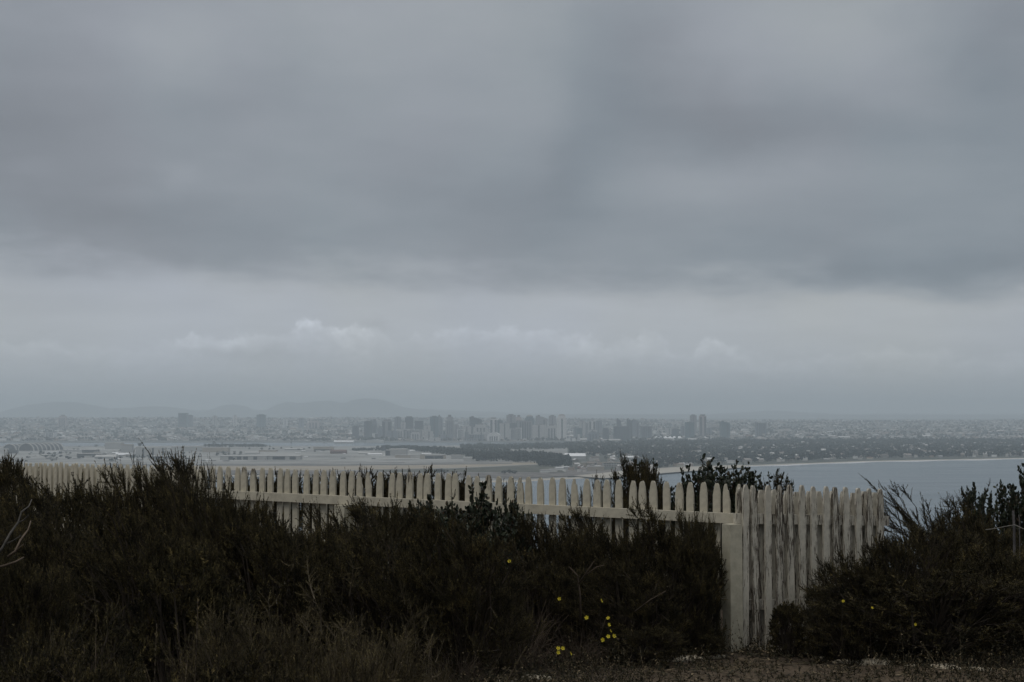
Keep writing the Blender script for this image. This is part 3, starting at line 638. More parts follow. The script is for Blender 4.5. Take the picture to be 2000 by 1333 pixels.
S(760, 793, 877.5, 890.5, m_lgrey, 'big pale hangar with one dark square door on its left', door=[(-.22, .06, .75)], dp=70)
S(772, 802, 889, 894.5, m_tan, 'low long tan building before the big pale hangar'); S(802, 822, 888.5, 895, m_conc, 'pale ribbed low building left of the cream doorway block')
S(820, 829, 887.5, 897, m_tan, 'small cream doorway block between two long low buildings'); S(829, 866, 888.8, 896.5, m_lgrey, 'long low hangar with dark front, right of the cream doorway block', door=[(.04, .5, .7), (.52, .98, .7)])
S(864, 871, 889, 896.5, m_tan, 'small cream block at the right end of the dark-fronted hangar'); S(881, 912, 889, 897, m_lgrey, 'grey-pink low building left of the white box')
S(905, 922, 893, 901.5, m_conc, 'bright white box hangar before the dark wood', colr=m_white); S(800, 815, 879, 882, m_white, 'tiny white roof peeking out under the trees', colr=m_white, roof='pitch')
S(824, 842, 885.5, 888.5, m_white, 'thin white roof behind the dark-fronted hangar', roof='pitch', colr=m_white); S(862, 880, 881.5, 885, m_lgrey, 'pale roof half hidden in the wood', roof='pitch')
S(700, 722, 884, 887.5, m_lgrey, 'low pale shed on the open apron', roof='pitch'); S(718, 745, 886, 889.5, m_white, 'low white shed on the apron right of the red roof', roof='pitch', colr=m_white)
S(1104, 1144, 886.5, 897.5, m_lgrey, 'large white-roofed hall behind the dark wood', roof='pitch', colr=m_white, dp=90)
S(1192, 1206, 890, 895, m_white, 'short white roof left of the tall dark tree', roof='pitch', colr=m_white); S(1216, 1240, 891, 897.5, m_lgrey, 'white roof right of the tall dark tree', roof='pitch', colr=m_white)
S(1168, 1181, 875, 878.5, m_tan, 'tan roof among the trees of the far town', roof='pitch')
for px in R.uniform(60, 470, 46):
    py = R.uniform(884, 903); w_ = R.uniform(5, 16); h_ = R.uniform(1.6, 3.4)
    S(px, px + w_, py - h_, py, [m_lgrey, m_tan, m_dk, m_conc, m_lgrey][R.integers(5)], 'small low shed in the cluttered left part of the airfield', roof=['flat', 'pitch', 'gable'][R.integers(3)], colr=[m_conc, m_white, m_dk, m_lgrey][R.integers(4)])['group'] = 'small airfield sheds'
for px in R.uniform(560, 760, 14):
    py = R.uniform(880, 897); S(px, px + R.uniform(4, 10), py - R.uniform(1, 2), py, m_lgrey, 'small low shed on the open middle part of the airfield', roof='pitch', colr=[m_conc, m_white, m_dk][R.integers(3)])['group'] = 'small sheds on the open apron'
# beach hotel: rows of bays
def hotel(x0, x1, ytop, ybase, label, nb, nf):
    q = on((x0 + x1) / 2, ybase, 2.5); Y = q.y; wd = (x1 - x0) / F * Y; H = (ybase - ytop) / F * Y; w2 = wd / 2
    e = tag(empty('beach_building', (q.x, Y, SEA + 2.5)), label, 'building')
    g = MB(); g.box(-w2, w2, 0, 18, -1, H * .93); g.build('wall', m_conc, e); r_ = MB(); r_.box(-w2 - 1, w2 + 1, -1, 19, H * .93, H); r_.build('roof', m_tan, e)
    for i in range(nb):
        d = MB(); a = -w2 + wd * (i + .25) / nb
        for k in range(nf): d.box(a, a + wd / nb * .55, -.4, .3, H * .9 * (k + .2) / nf, H * .9 * (k + .8) / nf)
        d.build('window_bay', m_door, e)
S(1133, 1148, 903, 912, m_tan, 'cream square block at the left end of the long beach building')
hotel(1146, 1217, 903.5, 912, 'long pale beach building with a grid of dark window bays', 22, 2)
hotel(1216, 1240, 905, 919, 'taller pale end block of the beach building half behind the shrub', 5, 3)
S(1148, 1180, 911, 920, m_tan, 'low pinkish building before the long beach building'); S(1128, 1145, 912, 917, m_red, 'low red-brown roof left of the pinkish beach building', roof='pitch', colr=m_red)
for px, py in ((1092, 919), (1104, 917), (1116, 919), (1064, 923), (1080, 922)): house(*on(px, py, 2.5), R.uniform(11, 15), 'small pale house near the beach before the dark wood', 'houses before the dark wood')
# ---- double arched hangar with ribs
q = on(49, 881, 2.5); Y = q.y
for k, (x0, x1, lab) in enumerate(((7, 34, 'left arch-vaulted hangar with pale rim, at the left picture edge'), (38, 68, 'right arch-vaulted hangar with pale ribs along its roof'))):
    xa = (x0 - 1000) / F * Y; xb = (x1 - 1000) / F * Y; r_ = (xb - xa) / 2
    e = tag(empty('arched_hangar', ((xa + xb) / 2, Y, SEA + 2.5)), lab, 'hangar')
    L = 150; sk = .42                       # the vault runs back and to the right
    def arc(rr, y): return [(rr * math.cos(a) + sk * y, y, max(0, rr * math.sin(a) * .98)) for a in np.linspace(0, math.pi, 17)]
    mb = MB(); A, B_ = arc(r_ * .96, 2), arc(r_ * .96, L); mb.add(A + B_, [(i, i + 1, 18 + i, 17 + i) for i in range(16)]); mb.add(arc(r_ * .96, 2), [tuple(range(17))]); mb.build('vault', m_dk, e)
    for j in range(8):
        mb = MB(); y = L * j / 7; a0, a1, b0, b1 = arc(r_ * .95, y), arc(r_ * 1.04, y), arc(r_ * .95, y + 4), arc(r_ * 1.04, y + 4)
        mb.add(a0 + a1 + b0 + b1, [f_ for i in range(16) for f_ in ((i, i + 1, 18 + i, 17 + i), (17 + i, 18 + i, 52 + i, 51 + i), (34 + i, 51 + i, 52 + i, 35 + i), (i, 34 + i, 35 + i, 1 + i))]); mb.build('rib', m_conc, e)
# ---- control tower and bridge
q = on(273, 884, 2.5); H = 18 / F * q.y; e = tag(empty('control_tower', q), 'small control tower with dark flared cab beside the pillared hangar', 'control tower')
mb = MB(); mb.box(-4, 4, -4, 4, -1, H * .72); mb.build('shaft', m_conc, e)
mb = MB(); mb.add([(-4, -4, H * .72), (4, -4, H * .72), (4, 4, H * .72), (-4, 4, H * .72), (-7, -7, H), (7, -7, H), (7, 7, H), (-7, 7, H)], [(0, 1, 5, 4), (1, 2, 6, 5), (2, 3, 7, 6), (3, 0, 4, 7), (4, 5, 6, 7)]); mb.build('cab', m_door, e)
e = tag(empty('bridge', (0, 0, 0)), 'faint long bridge climbing to the right in the haze', 'bridge')
m_br = noise_mat('bridge steel blue', (.1, .13, .16), (.13, .16, .19), .01)
BP = [(1830, 851.5, 8600), (1880, 849, 8550), (1930, 845.8, 8500), (1975, 843, 8400), (2040, 840.5, 8300), (2120, 839.5, 8200)]
mb = MB(); pts = [at(*q) for q in BP]
for a, c in zip(pts[:-1], pts[1:]):
    v = []
    for q in (a, c):
        for dy, dz_ in ((-9, -3.2), (9, -3.2), (9, 0), (-9, 0)): v.append((q.x, q.y + dy, q.z + dz_))
    mb.add(v, [(0, 4, 5, 1), (1, 5, 6, 2), (2, 6, 7, 3), (3, 7, 4, 0), (0, 1, 2, 3), (4, 7, 6, 5)])
mb.build('deck', m_br, e)
for t_ in np.linspace(.1, .98, 14):
    i = min(int(t_ * 5), 4); f_ = t_ * 5 - i; q = pts[i].lerp(pts[i + 1], f_); mb = MB(); mb.box(q.x - 3, q.x + 3, q.y - 6, q.y + 6, SEA - 1, q.z - 3.2); mb.build('pier', m_conc, e)
# ================================================================== NEAR GROUND
def ghill(x, Y):
    x = np.asarray(x, float); Y = np.asarray(Y, float)
    d = np.maximum(Y - 11.5 - .12 * np.abs(x), 0)
    z = -.24 * d * d / (d + 6) * (1 + .0 * x)
    near = np.exp(-np.maximum(Y - 14, 0) / 6)
    z = z + near * (.028 * vnoise(x * 1.6, Y * 1.9, 1) + .016 * vnoise(x * 5, Y * 5.5, 2) + .006 * vnoise(x * 15, Y * 16, 3))
    return np.maximum(z, SEA - 6)
GX = np.unique(np.concatenate([np.linspace(-1600, -30, 24), np.linspace(-30, -6, 25), np.linspace(-6, 6, 121), np.linspace(6, 30, 25), np.linspace(30, 1600, 24)]))
GY = np.unique(np.concatenate([np.linspace(-400, -10, 14), np.linspace(-10, 5, 16), np.linspace(5, 13, 101), np.linspace(13, 60, 48), np.linspace(60, 760, 50)]))
def gridmesh(xs, ys, lift=0.0, keep=None):
    Xg, Yg = np.meshgrid(xs, ys, indexing='ij'); Zg = ghill(Xg, Yg) + lift; k = len(ys)
    mb = MB(); I, J = np.meshgrid(np.arange(len(xs) - 1), np.arange(k - 1), indexing='ij'); a = (I * k + J).ravel()
    f = np.stack([a, a + k, a + k + 1, a + 1], 1)
    if keep is not None:
        cx = (Xg[:-1, :-1] + Xg[1:, 1:]).ravel() / 2; cy = (Yg[:-1, :-1] + Yg[1:, 1:]).ravel() / 2; f = f[keep(cx, cy)]
    mb.add(np.stack([Xg.ravel(), Yg.ravel(), Zg.ravel()], 1), f); return mb
m_soil, t, b = material('litter covered soil', .95, .1)
co = t.new('ShaderNodeTexCoord').outputs['Object']
n1 = t.noise(co, 1.3, 5, .6); n2 = t.noise(co, 22, 6, .7)
c = t.mix(t.mapr(n1, .35, .65, 0, 1), (.030, .024, .018), (.062, .047, .036)); c = t.mix(t.mapr(n2, .45, .72, 0, .7), c, (.12, .095, .07))
t.put(b.inputs['Base Color'], c)
bn = t.new('ShaderNodeBump'); bn.inputs['Strength'].default_value = .7; bn.inputs['Distance'].default_value = .02; t.put(bn.inputs['Height'], n2); t.put(b.inputs['Normal'], bn.outputs[0])
tag(gridmesh(GX, GY).build('ground', m_soil, smooth=True), kind='structure')
m_path, t, b = material('pinkish dirt path', .95, .1)
co = t.new('ShaderNodeTexCoord').outputs['Object']
n1 = t.noise(co, 2.1, 5, .6); n2 = t.noise(co, 40, 6, .75)
c = t.mix(t.mapr(n1, .35, .65, 0, 1), (.060, .046, .033), (.115, .088, .062)); c = t.mix(t.mapr(n2, .48, .75, 0, .8), c, (.20, .155, .112))
t.put(b.inputs['Base Color'], c)
bn = t.new('ShaderNodeBump'); bn.inputs['Strength'].default_value = .7; bn.inputs['Distance'].default_value = .015; t.put(bn.inputs['Height'], n2); t.put(b.inputs['Normal'], bn.outputs[0])
def path_edge(x): return np.interp(x, [-2, -.1, .5, 1.0, 1.6, 2.4, 3.2, 6], [6.5, 7.9, 8.7, 9.35, 9.55, 9.15, 8.85, 8.3])
tag(gridmesh(np.linspace(-2, 6, 161), np.linspace(0, 10, 201), .006, lambda x, y: y < path_edge(x) + .10 * vnoise(x * 7, y * 3, 4)).build('path', m_path, smooth=True), kind='structure')

# ================================================================== PICKET FENCES
def paint_mat(name, peel, seed, base=(.54, .495, .39), tip=0.0, edge=.03):
    """old cream paint; where it has flaked the grey brown board shows"""
    m_, t, b = material(name, .75, .25)
    co = t.new('ShaderNodeTexCoord').outputs['Object']; X, Y_, Z = t.sep(co)
    rnd = t.new('ShaderNodeObjectInfo').outputs['Random']
    off = t.m('MULTIPLY', rnd, 37.0)
    vv = t.comb(t.m('ADD', t.m('MULTIPLY', X, 170.0), off), t.m('MULTIPLY', Y_, 170.0), t.m('ADD', t.m('MULTIPLY', Z, 11.0), off))
    n1 = t.noise(vv, 1.0, 6, .68)
    vv2 = t.comb(t.m('ADD', t.m('MULTIPLY', X, 9.0), off), t.m('MULTIPLY', Y_, 9.0), t.m('ADD', t.m('MULTIPLY', Z, 2.6), off))
    n2 = t.noise(vv2, 1.0, 4, .6)
    worn = t.m('ADD', t.m('MULTIPLY', n1, .80), t.m('MULTIPLY', n2, .36))
    worn = t.m('ADD', worn, t.mapr(t.m('ABSOLUTE', X), .016, .028, 0, edge))
    worn = t.m('ADD', worn, t.m('MULTIPLY_ADD', rnd, .10, -.05))
    if tip: worn = t.m('ADD', worn, t.m('MULTIPLY', t.mapr(Z, .95, 1.13, 0, 1), tip))
    bare = t.mapr(worn, peel, peel + .03, 0, 1)
    dirt = t.m('ADD', t.noise(co, 14, 5, .65), t.mapr(Z, .42, .0, 0, .26))
    pc = t.mix(t.mapr(dirt, .4, .75, 0, .75), base, tuple(c * .58 for c in base))
    grain = t.noise(t.comb(t.m('MULTIPLY', X, 160.0), t.m('MULTIPLY', Y_, 160.0), t.m('MULTIPLY', Z, 7.0)), 1.0, 3, .6)
    wc = t.mix(t.mapr(grain, .3, .7, 0, 1), (.035, .028, .022), (.13, .105, .08))
    t.put(b.inputs['Base Color'], t.mix(bare, pc, wc))
    bn = t.new('ShaderNodeBump'); bn.inputs['Strength'].default_value = .5; bn.inputs['Distance'].default_value = .003
    t.put(bn.inputs['Height'], t.m('SUBTRACT', t.m('MULTIPLY', grain, .3), bare)); t.put(b.inputs['Normal'], bn.outputs[0])
    return m_
m_clean = paint_mat('cream fence paint', .86, 1)
m_worn = paint_mat('badly flaking cream paint', .618, 2, (.57, .53, .44), edge=.06)
m_post = paint_mat('smooth cream post paint', .92, 3, edge=0.0, base= (.50, .465, .36))
m_tip = paint_mat('cream paint flaked off at the tip', .80, 4, tip=.19)
def picket_mesh(rng, Hh, wd=.064, th=.02, style=0, mat=None):
    w2 = wd / 2 * rng.uniform(.94, 1.06); jt = lambda s: rng.normal(0, s)
    if style == 0:   # gothic point
        prof = [(-w2, 0), (w2 + jt(.001), 0), (w2, Hh - .125), (w2 * .97, Hh - .085), (w2 * .80, Hh - .045), (w2 * .55, Hh - .015), (w2 * .28, Hh - .002), (-w2 * .28, Hh), (-w2 * .58, Hh - .014), (-w2 * .82, Hh - .046), (-w2 * .97, Hh - .088), (-w2, Hh - .125)]
    elif style == 1:  # point broken off on one side
        prof = [(-w2, 0), (w2, 0), (w2, Hh - .13), (w2 * .9, Hh - .07), (w2 * .62, Hh - .03), (w2 * .3, Hh - .008), (-w2 * .05, Hh - .01), (-w2 * .25, Hh - .055), (-w2 * .5, Hh - .05), (-w2 * .75, Hh - .10), (-w2, Hh - .13)]
    else:             # flat cut top
        prof = [(-w2, 0), (w2, 0), (w2, Hh - .06), (w2 * .62, Hh - .004), (-w2 * .55, Hh), (-w2, Hh - .055)]
    prof = [(x + jt(.0008), z + jt(.0015)) for x, z in prof]
    mb = MB(); mb.prism(prof, -th / 2, th / 2); return mb.mesh('picket', mat)
def fence(A, B, ztopA, ztopB, pitch, label, mats, double=False, posts=(), rail_front=True, rail_z=.205, seed=0, bareat=(), first=0.0, hmin=1.13, postw=.10, wd=.057, brokenat=(), layoff=.5):
    rng = np.random.default_rng(seed)
    A, B = Vector((*A, 0)), Vector((*B, 0)); L = (B - A).length; ang = math.atan2(B.y - A.y, B.x - A.x)
    e = tag(empty('picket_fence', (A.x, A.y, 0), ang), label, 'fence', 'weathered picket fences')
    var = [[picket_mesh(rng, hmin + .02, wd, .02, s_, mats[0]) for _ in range(7)] for s_ in (0, 1, 2)]
    varw = [picket_mesh(rng, hmin + .02, wd, .02, 1 if k > 2 else 0, m_tip) for k in range(4)]
    # local x runs along the fence; local +y or -y is the viewer's side
    vs = -1 if B.x > A.x else 1
    n = int(L / pitch); zt = lambda s: ztopA + (ztopB - ztopA) * s / L
    rails = ((rail_z, .07), (.80, .07))
    ry = vs * .031 if rail_front else 0.0
    for dz_, hh in rails:
        mb = MB(); za, zb = zt(0) - dz_, zt(L) - dz_
        y0, y1 = ry - .019, ry + .019
        v = [(-.02, y0, za - hh), (L + .02, y0, zb - hh), (L + .02, y1, zb - hh), (-.02, y1, za - hh), (-.02, y0, za), (L + .02, y0, zb), (L + .02, y1, zb), (-.02, y1, za)]
        mb.add(v, [(3, 2, 1, 0), (4, 5, 6, 7), (0, 1, 5, 4), (1, 2, 6, 5), (2, 3, 7, 6), (3, 0, 4, 7)]); mb.build('rail', mats[1], e)
    for s in posts:
        mb = MB(); py_ = vs * (.012 + postw / 2) if rail_front else 0
        top = zt(min(max(s, 0), L)) - rail_z - .073
        mb.box(s - postw / 2, s + postw / 2, py_ - postw / 2, py_ + postw / 2, -.3, top); mb.build('post', m_post, e)
    for layer in ((0, 1) if double else (0,)):
        yy = (vs * (.019 + .0112) if layer == 0 else -vs * (.019 + .0112)) if double else 0.0
        for k in range(n + 1):
            s = first + k * pitch + (layoff * pitch if layer else 0)
            if s > L + .01: break
            st = 0 if rng.random() > .08 else 1
            me = var[st][rng.integers(7)]
            if layer: me = var[2][rng.integers(7)] if rng.random() < .75 else var[0][rng.integers(7)]
            if k in bareat and not layer: me = varw[rng.integers(4)]
            if k in brokenat and not layer: me = var[1][rng.integers(7)]
            o = link('picket', me, e, (s + rng.normal(0, .0018), yy, zt(s) - hmin - .02 + rng.normal(0, .004) - (.035 if layer and double else 0)))
            o.rotation_euler = (rng.normal(0, .004), rng.normal(0, .009), 0)
    return e
PA, PC = (1.60, 10.0), (-2.70, 12.48)
F1 = fence(PA, PC, CAMZ - .468, CAMZ - .425, .0935, 'long cream picket fence behind the shrubs with one rail along its front', (m_clean, m_clean), posts=(3.40,), seed=3, bareat=(5, 12, 19, 20, 22, 30, 38, 47, 48), brokenat=(34, 35, 14, 1))
PB = (2.74, 10.5)
F2 = fence((1.565, 9.93), PB, CAMZ - .462, CAMZ - .522, .100, 'short heavily flaking double sided picket fence at the right, ending at the dark bush', (m_worn, m_worn), True, posts=(-.045,), rail_front=False, seed=9, first=.03, layoff=.06, wd=.051)
PD = (PC[0] - .75 * 4.0, PC[1] + .66 * 4.0)
F3 = fence(PC, PD, CAMZ - .425, CAMZ - .47, .0935, 'far left stretch of cream picket fence with pickets on both sides', (m_clean, m_clean), True, posts=(2.0,), rail_front=False, seed=14, bareat=(6, 14))
# ================================================================== SHRUBS
m_cham = island_mat('wiry needle foliage', [(0, (.007, .0075, .006)), (.42, (.030, .027, .0145)), (.75, (.102, .083, .036)), (1, (.25, .19, .078))], noise=8.0)
m_sage = island_mat('brown tipped foliage', [(0, (.012, .011, .008)), (.35, (.045, .038, .02)), (.7, (.13, .105, .05)), (1, (.27, .21, .10))], noise=9.0)
m_leaf = island_mat('leathery dark leaves', [(0, (.010, .014, .008)), (.5, (.02, .027, .014)), (.85, (.035, .045, .022)), (1, (.08, .05, .03))], rough=.5, spec=.35)
m_stem = noise_mat('dark shrub stems', (.03, .024, .018), (.07, .055, .042), 12)
m_grey = noise_mat('bleached dead wood', (.05, .046, .041), (.10, .092, .08), 20)
m_twig = noise_mat('dry brown twigs', (.06, .045, .033), (.15, .115, .085), 9)
m_tan = noise_mat('tan brown stems', (.045, .036, .024), (.11, .088, .058), 9)
m_weed = island_mat('low weeds', [(0, (.018, .018, .012)), (.5, (.034, .033, .02)), (.8, (.095, .074, .043)), (1, (.23, .18, .115))])
def unit(v): return v / (np.linalg.norm(v, axis=-1, keepdims=True) + 1e-9)
def frames(d, rng):
    a = unit(np.cross(d, rng.normal(size=d.shape))); return a, np.cross(d, a)
def shoots(rng, mbS, mbF, base, d, L, curve, r0, m, nl, nw, k=5, spread=(.35, .9), t0=.12, leafm=0):
    """woody shoots (thin tapered stems) clothed in needles"""
    n = len(base); tt = np.linspace(0, 1, k + 1)
    P = base[:, None] + d[:, None] * (L[:, None] * tt)[..., None] + curve[:, None] * (L[:, None] * tt * tt)[..., None]
    a, b_ = frames(d, rng)
    rr = r0 * (1 - .75 * tt)
    ring = np.stack([a[:, None] * math.cos(q) + b_[:, None] * math.sin(q) for q in (0, 2.094, 4.189)], 2)   # n,1,3,3
    V = P[:, :, None] + ring * rr[None, :, None, None]
    idx = np.arange(n * (k + 1) * 3).reshape(n, k + 1, 3)
    f = np.concatenate([np.stack([idx[:, :-1, j], idx[:, :-1, (j + 1) % 3], idx[:, 1:, (j + 1) % 3], idx[:, 1:, j]], -1).reshape(-1, 4) for j in range(3)])
    mbS.add(V.reshape(-1, 3), f)
    t_ = t0 + (1 - t0) * rng.random((n, m)) ** .85
    p = base[:, None] + d[:, None] * (L[:, None] * t_)[..., None] + curve[:, None] * (L[:, None] * t_ * t_)[..., None]
    tan = unit(d[:, None] + 2 * curve[:, None] * t_[..., None])
    ph = rng.uniform(0, 6.283, (n, m)); al = rng.uniform(*spread, (n, m))
    side = a[:, None] * np.cos(ph)[..., None] + b_[:, None] * np.sin(ph)[..., None]
    nd = unit(tan * np.cos(al)[..., None] + side * np.sin(al)[..., None])
    wv = unit(np.cross(nd, rng.normal(size=nd.shape)))
    ln = nl * rng.uniform(.6, 1.3, (n, m)) * (1.15 - .5 * t_); ww = nw * rng.uniform(.7, 1.2, (n, m))
    q = np.stack([p - wv * ww[..., None] * .5, p + wv * ww[..., None] * .5, p + nd * ln[..., None]], 2).reshape(-1, 3)
    mbF.add(q, np.arange(len(q)).reshape(-1, 3), leafm)
def dome_points(rng, n, lo=.55, hi=1.0, zmin=-.1):
    v = unit(rng.normal(size=(n * 3, 3))); v = v[v[:, 2] > zmin][:n]
    r_ = rng.uniform(lo, hi, (len(v), 1)) ** .7
    return v * r_, v
def chamise(seed, rx=.5, H=1.1, heads=120, per=13, plume=.24, shoot=.15, spread=.42, m=40, nl=.016, nw=.0046, lean=(-.30, -.05, 0), upr=.6, tall=12, tl=1.5, mats=None, stem=None, lump_=.3, jit=.25):
    """a shrub in metres: branch heads over a dome, each a plume of needle-clad shoots, with gaps between the plumes"""
    rng = np.random.default_rng(seed); S_, Fm = MB(), MB(); Hc = H - plume * .75; lean = np.array(lean)
    lump = [(unit(rng.normal(size=3) * (1, 1, .4) + (0, 0, .5)), rng.uniform(.4, 1) * lump_) for _ in range(9)]
    for nn, lo, hi, tk in ((heads, .78, 1.0, 1), (heads * 2 // 3, .35, .78, 1), (tall, .45, .9, tl)):
        if not nn: continue
        p, v = dome_points(rng, nn, lo, hi, .35 if tk > 1 else 0.0)
        bump_ = sum(a_ * np.exp(-(1 - v @ c_) * 9) for c_, a_ in lump)[:, None] + (1 - lump_ * .8)
        p = np.sign(p) * np.abs(p) ** np.array([1, 1, .62]) * bump_ * np.array([rx, rx, Hc]); p[:, 2] = np.maximum(p[:, 2], .01)
        low = np.clip(p[:, 2] / H, 0, 1)[:, None]
        d = unit(v * np.array([.9, .9, .35]) * (1 if tk == 1 else .4) + np.array([0, 0, upr]) + lean * (.3 + .7 * low) + rng.normal(size=p.shape) * jit)
        Lp = plume * rng.uniform(.6, 1.35, len(p)) * (tk if tk > 1 else 1); cv = np.array([0, 0, .2]) + lean * .3 + rng.normal(size=p.shape) * .12
        p0 = p - d * Lp[:, None] * .5
        shoots(rng, S_, Fm, p0, d, Lp, cv, .0042, m, nl, nw, t0=.45)
        pr = int(per * (1.7 if tk > 1 else 1)); t_ = rng.uniform(.15, .97, (len(p), pr))
        b0 = p0[:, None] + d[:, None] * (Lp[:, None] * t_)[..., None] + cv[:, None] * (Lp[:, None] * t_ * t_)[..., None]
        tan = d[:, None] + 2 * cv[:, None] * t_[..., None]
        dd = unit(tan + rng.normal(size=b0.shape) * spread * (.75 if tk > 1 else 1)); LL = shoot * rng.uniform(.5, 1.25, t_.shape) * (1.1 - .55 * t_)
        b0, dd, LL = b0.reshape(-1, 3), dd.reshape(-1, 3), LL.ravel()
        shoots(rng, S_, Fm, b0, dd, LL, np.array([0, 0, .25]) + lean * .2 + rng.normal(size=b0.shape) * .12, .0018, m, nl, nw, k=3)
        for i in range(0, len(p), 3):                      # branches that carry the heads
            q = p[i] * np.array([.08, .08, 0]); S_.tube([q - (0, 0, .05), p[i] * (.5, .5, .5) + rng.normal(size=3) * .04, p0[i]], .009, .004, 4)
    z = np.concatenate(Fm.v)[:, 2]
    return S_.mesh('branches', stem or m_stem), Fm.mesh('foliage', mats or m_cham), rx, float(np.quantile(z, .9995 if tall >= 16 else .990))
def leafy(seed, rx=.4, H=1.1, nb=260, leaf=.036, per=30, loose=False):
    rng = np.random.default_rng(seed); S_, Fm = MB(), MB()
    p, v = dome_points(rng, nb, .4, .98, .0); p = np.sign(p) * np.abs(p) ** np.array([1, 1, .7]) * np.array([rx, rx, H * .86])
    d = unit(v * .4 + (0, 0, .95) + rng.normal(size=p.shape) * .25); L = rng.uniform(.12, .26, len(p)) * (1.5 if loose else 1)
    for i in range(len(p)):
        b0 = p[i] - d[i] * L[i] * .5; cv = rng.normal(size=3) * .08
        pts = [b0 + d[i] * L[i] * s + cv * L[i] * s * s for s in np.linspace(0, 1, 4)]; S_.tube(pts, .0045, .002, 4)
        for j in range(per):
            s = rng.uniform(.15, 1.02); c = b0 + d[i] * L[i] * s + cv * L[i] * s * s
            nd = unit(d[i] * .8 + rng.normal(size=3) * .7); wv = unit(np.cross(nd, rng.normal(size=3))); up = np.cross(wv, nd)
            l = leaf * rng.uniform(.6, 1.2); w_ = l * rng.uniform(.26, .36); c = c + nd * .006
            q = [c, c + nd * l * .3 + wv * w_ + up * .003, c + nd * l * .72 + wv * w_ * .85, c + nd * l, c + nd * l * .72 - wv * w_ * .85, c + nd * l * .3 - wv * w_ + up * .003]
            Fm.add(q, np.array([[0, 1, 2, 3, 4, 5]]))
    for i in range(26 if not loose else 14):
        tip = p[rng.integers(len(p))]
        S_.tube([(0, 0, -.05), tip * (.4, .4, .55) + rng.normal(size=3) * .04, tip], .014, .004, 5)
    z = np.concatenate(Fm.v)[:, 2]
    return S_.mesh('branches', m_stem), Fm.mesh('leaves', m_leaf), rx, float(np.quantile(z, .9985))
def twiggy(seed, n=150):
    """dead tangle: arching bare stems"""
    rng = np.random.default_rng(seed); S_ = MB()
    for i in range(n):
        q = rng.uniform(0, 6.28); r_ = rng.uniform(0, .5); b0 = np.array([math.cos(q) * r_, math.sin(q) * r_, -.03])
        d = unit(np.array([math.cos(q) * .6, math.sin(q) * .6, 1.0]) + rng.normal(size=3) * .4); L = rng.uniform(.5, 1.15); cv = np.array([d[0] * .8, d[1] * .8, -.75]) * rng.uniform(.2, .9) + rng.normal(size=3) * .15
        pts = [b0 + d * L * s + cv * L * s * s for s in np.linspace(0, 1, 6)]; S_.tube(pts, .0055, .0018, 3)
        if rng.random() < .6:
            j = rng.integers(2, 5); dd = unit(d + rng.normal(size=3) * .8); S_.tube([pts[j], pts[j] + dd * .14, pts[j] + dd * .26 + rng.normal(size=3) * .03], .003, .0012, 3)
    return S_.mesh('stems', m_twig)
PROT = {'cham': [chamise(21, heads=150, plume=.19, shoot=.13, spread=.55, tall=5, tl=1.2), chamise(22, heads=160, plume=.16, shoot=.12, spread=.55, tall=4, tl=1.2), chamise(23, heads=170, plume=.16, shoot=.11, spread=.6, tall=3, tl=1.2), chamise(24, heads=140, plume=.2, shoot=.14, spread=.5, tall=6, tl=1.3)],
        'spiky': [chamise(31, rx=.45, H=1.35, plume=.30, shoot=.16, spread=.30, heads=110, tall=16, tl=1.35, lean=(-.42, -.05, 0), nl=.018, upr=.75)],
        'near': [chamise(41, rx=.5, H=1.0, heads=190, per=15, plume=.17, shoot=.085, spread=.75, m=26, nl=.011, nw=.0030, lean=(-.06, 0, 0), tall=16, tl=1.35, mats=m_sage, stem=m_tan, lump_=.4, jit=.35), chamise(42, rx=.5, H=1.0, heads=190, per=15, plume=.15, shoot=.08, spread=.85, m=26, nl=.011, nw=.0030, lean=(.06, 0, 0), tall=12, tl=1.3, mats=m_sage, stem=m_tan, lump_=.45, jit=.4)],
        'mound': [chamise(51, rx=.35, H=.95, heads=170, per=13, plume=.09, shoot=.06, spread=1.0, m=24, nl=.017, nw=.0065, tall=0, lean=(-.03, 0, 0), upr=.3)],
        'dense': [chamise(61, rx=.45, H=.95, heads=170, per=12, plume=.14, shoot=.10, spread=.7, m=34, nl=.015, nw=.0048, tall=4, lean=(-.05, 0, 0), upr=.5)],
        'hedge': [chamise(62, rx=.45, H=.95, heads=190, per=12, plume=.11, shoot=.08, spread=.75, m=34, nl=.014, nw=.0048, tall=0, lean=(-.03, 0, 0), upr=.5, lump_=.2)],
        'leafy': [leafy(71), leafy(72, nb=230)], 'sprig': [leafy(73, .35, 1.2, 85, .036, 26, True), leafy(74, .3, 1.2, 75, .036, 26, True)]}
def shrub(kind, px, pytop, Y, wpx, label, v=0, depth=.8, hs=1.0, name=None, rz=None, cat='shrub', group=None):
    x = (px - 1000) / F * Y; g = float(ghill(x, Y)); top = at(px, pytop, Y).z; H = (top - g) * hs
    rx = wpx / 2 / F * Y; st, fo, prx, pH = PROT[kind][v % len(PROT[kind])]
    nm = name or {'leafy': 'leafy_shrub', 'sprig': 'leafy_shrub'}.get(kind, 'shrub')
    e = tag(empty(nm, (x, Y, g), R.uniform(-.45, .45) if rz is None else rz), label, cat, group or 'shrubs around the fence')
    e.scale = (rx / prx, rx / prx * depth, H / pH)
    link('branches', st, e); link('leaves' if 'leaf' in kind or kind == 'sprig' else 'foliage', fo, e); return e
B_ = shrub
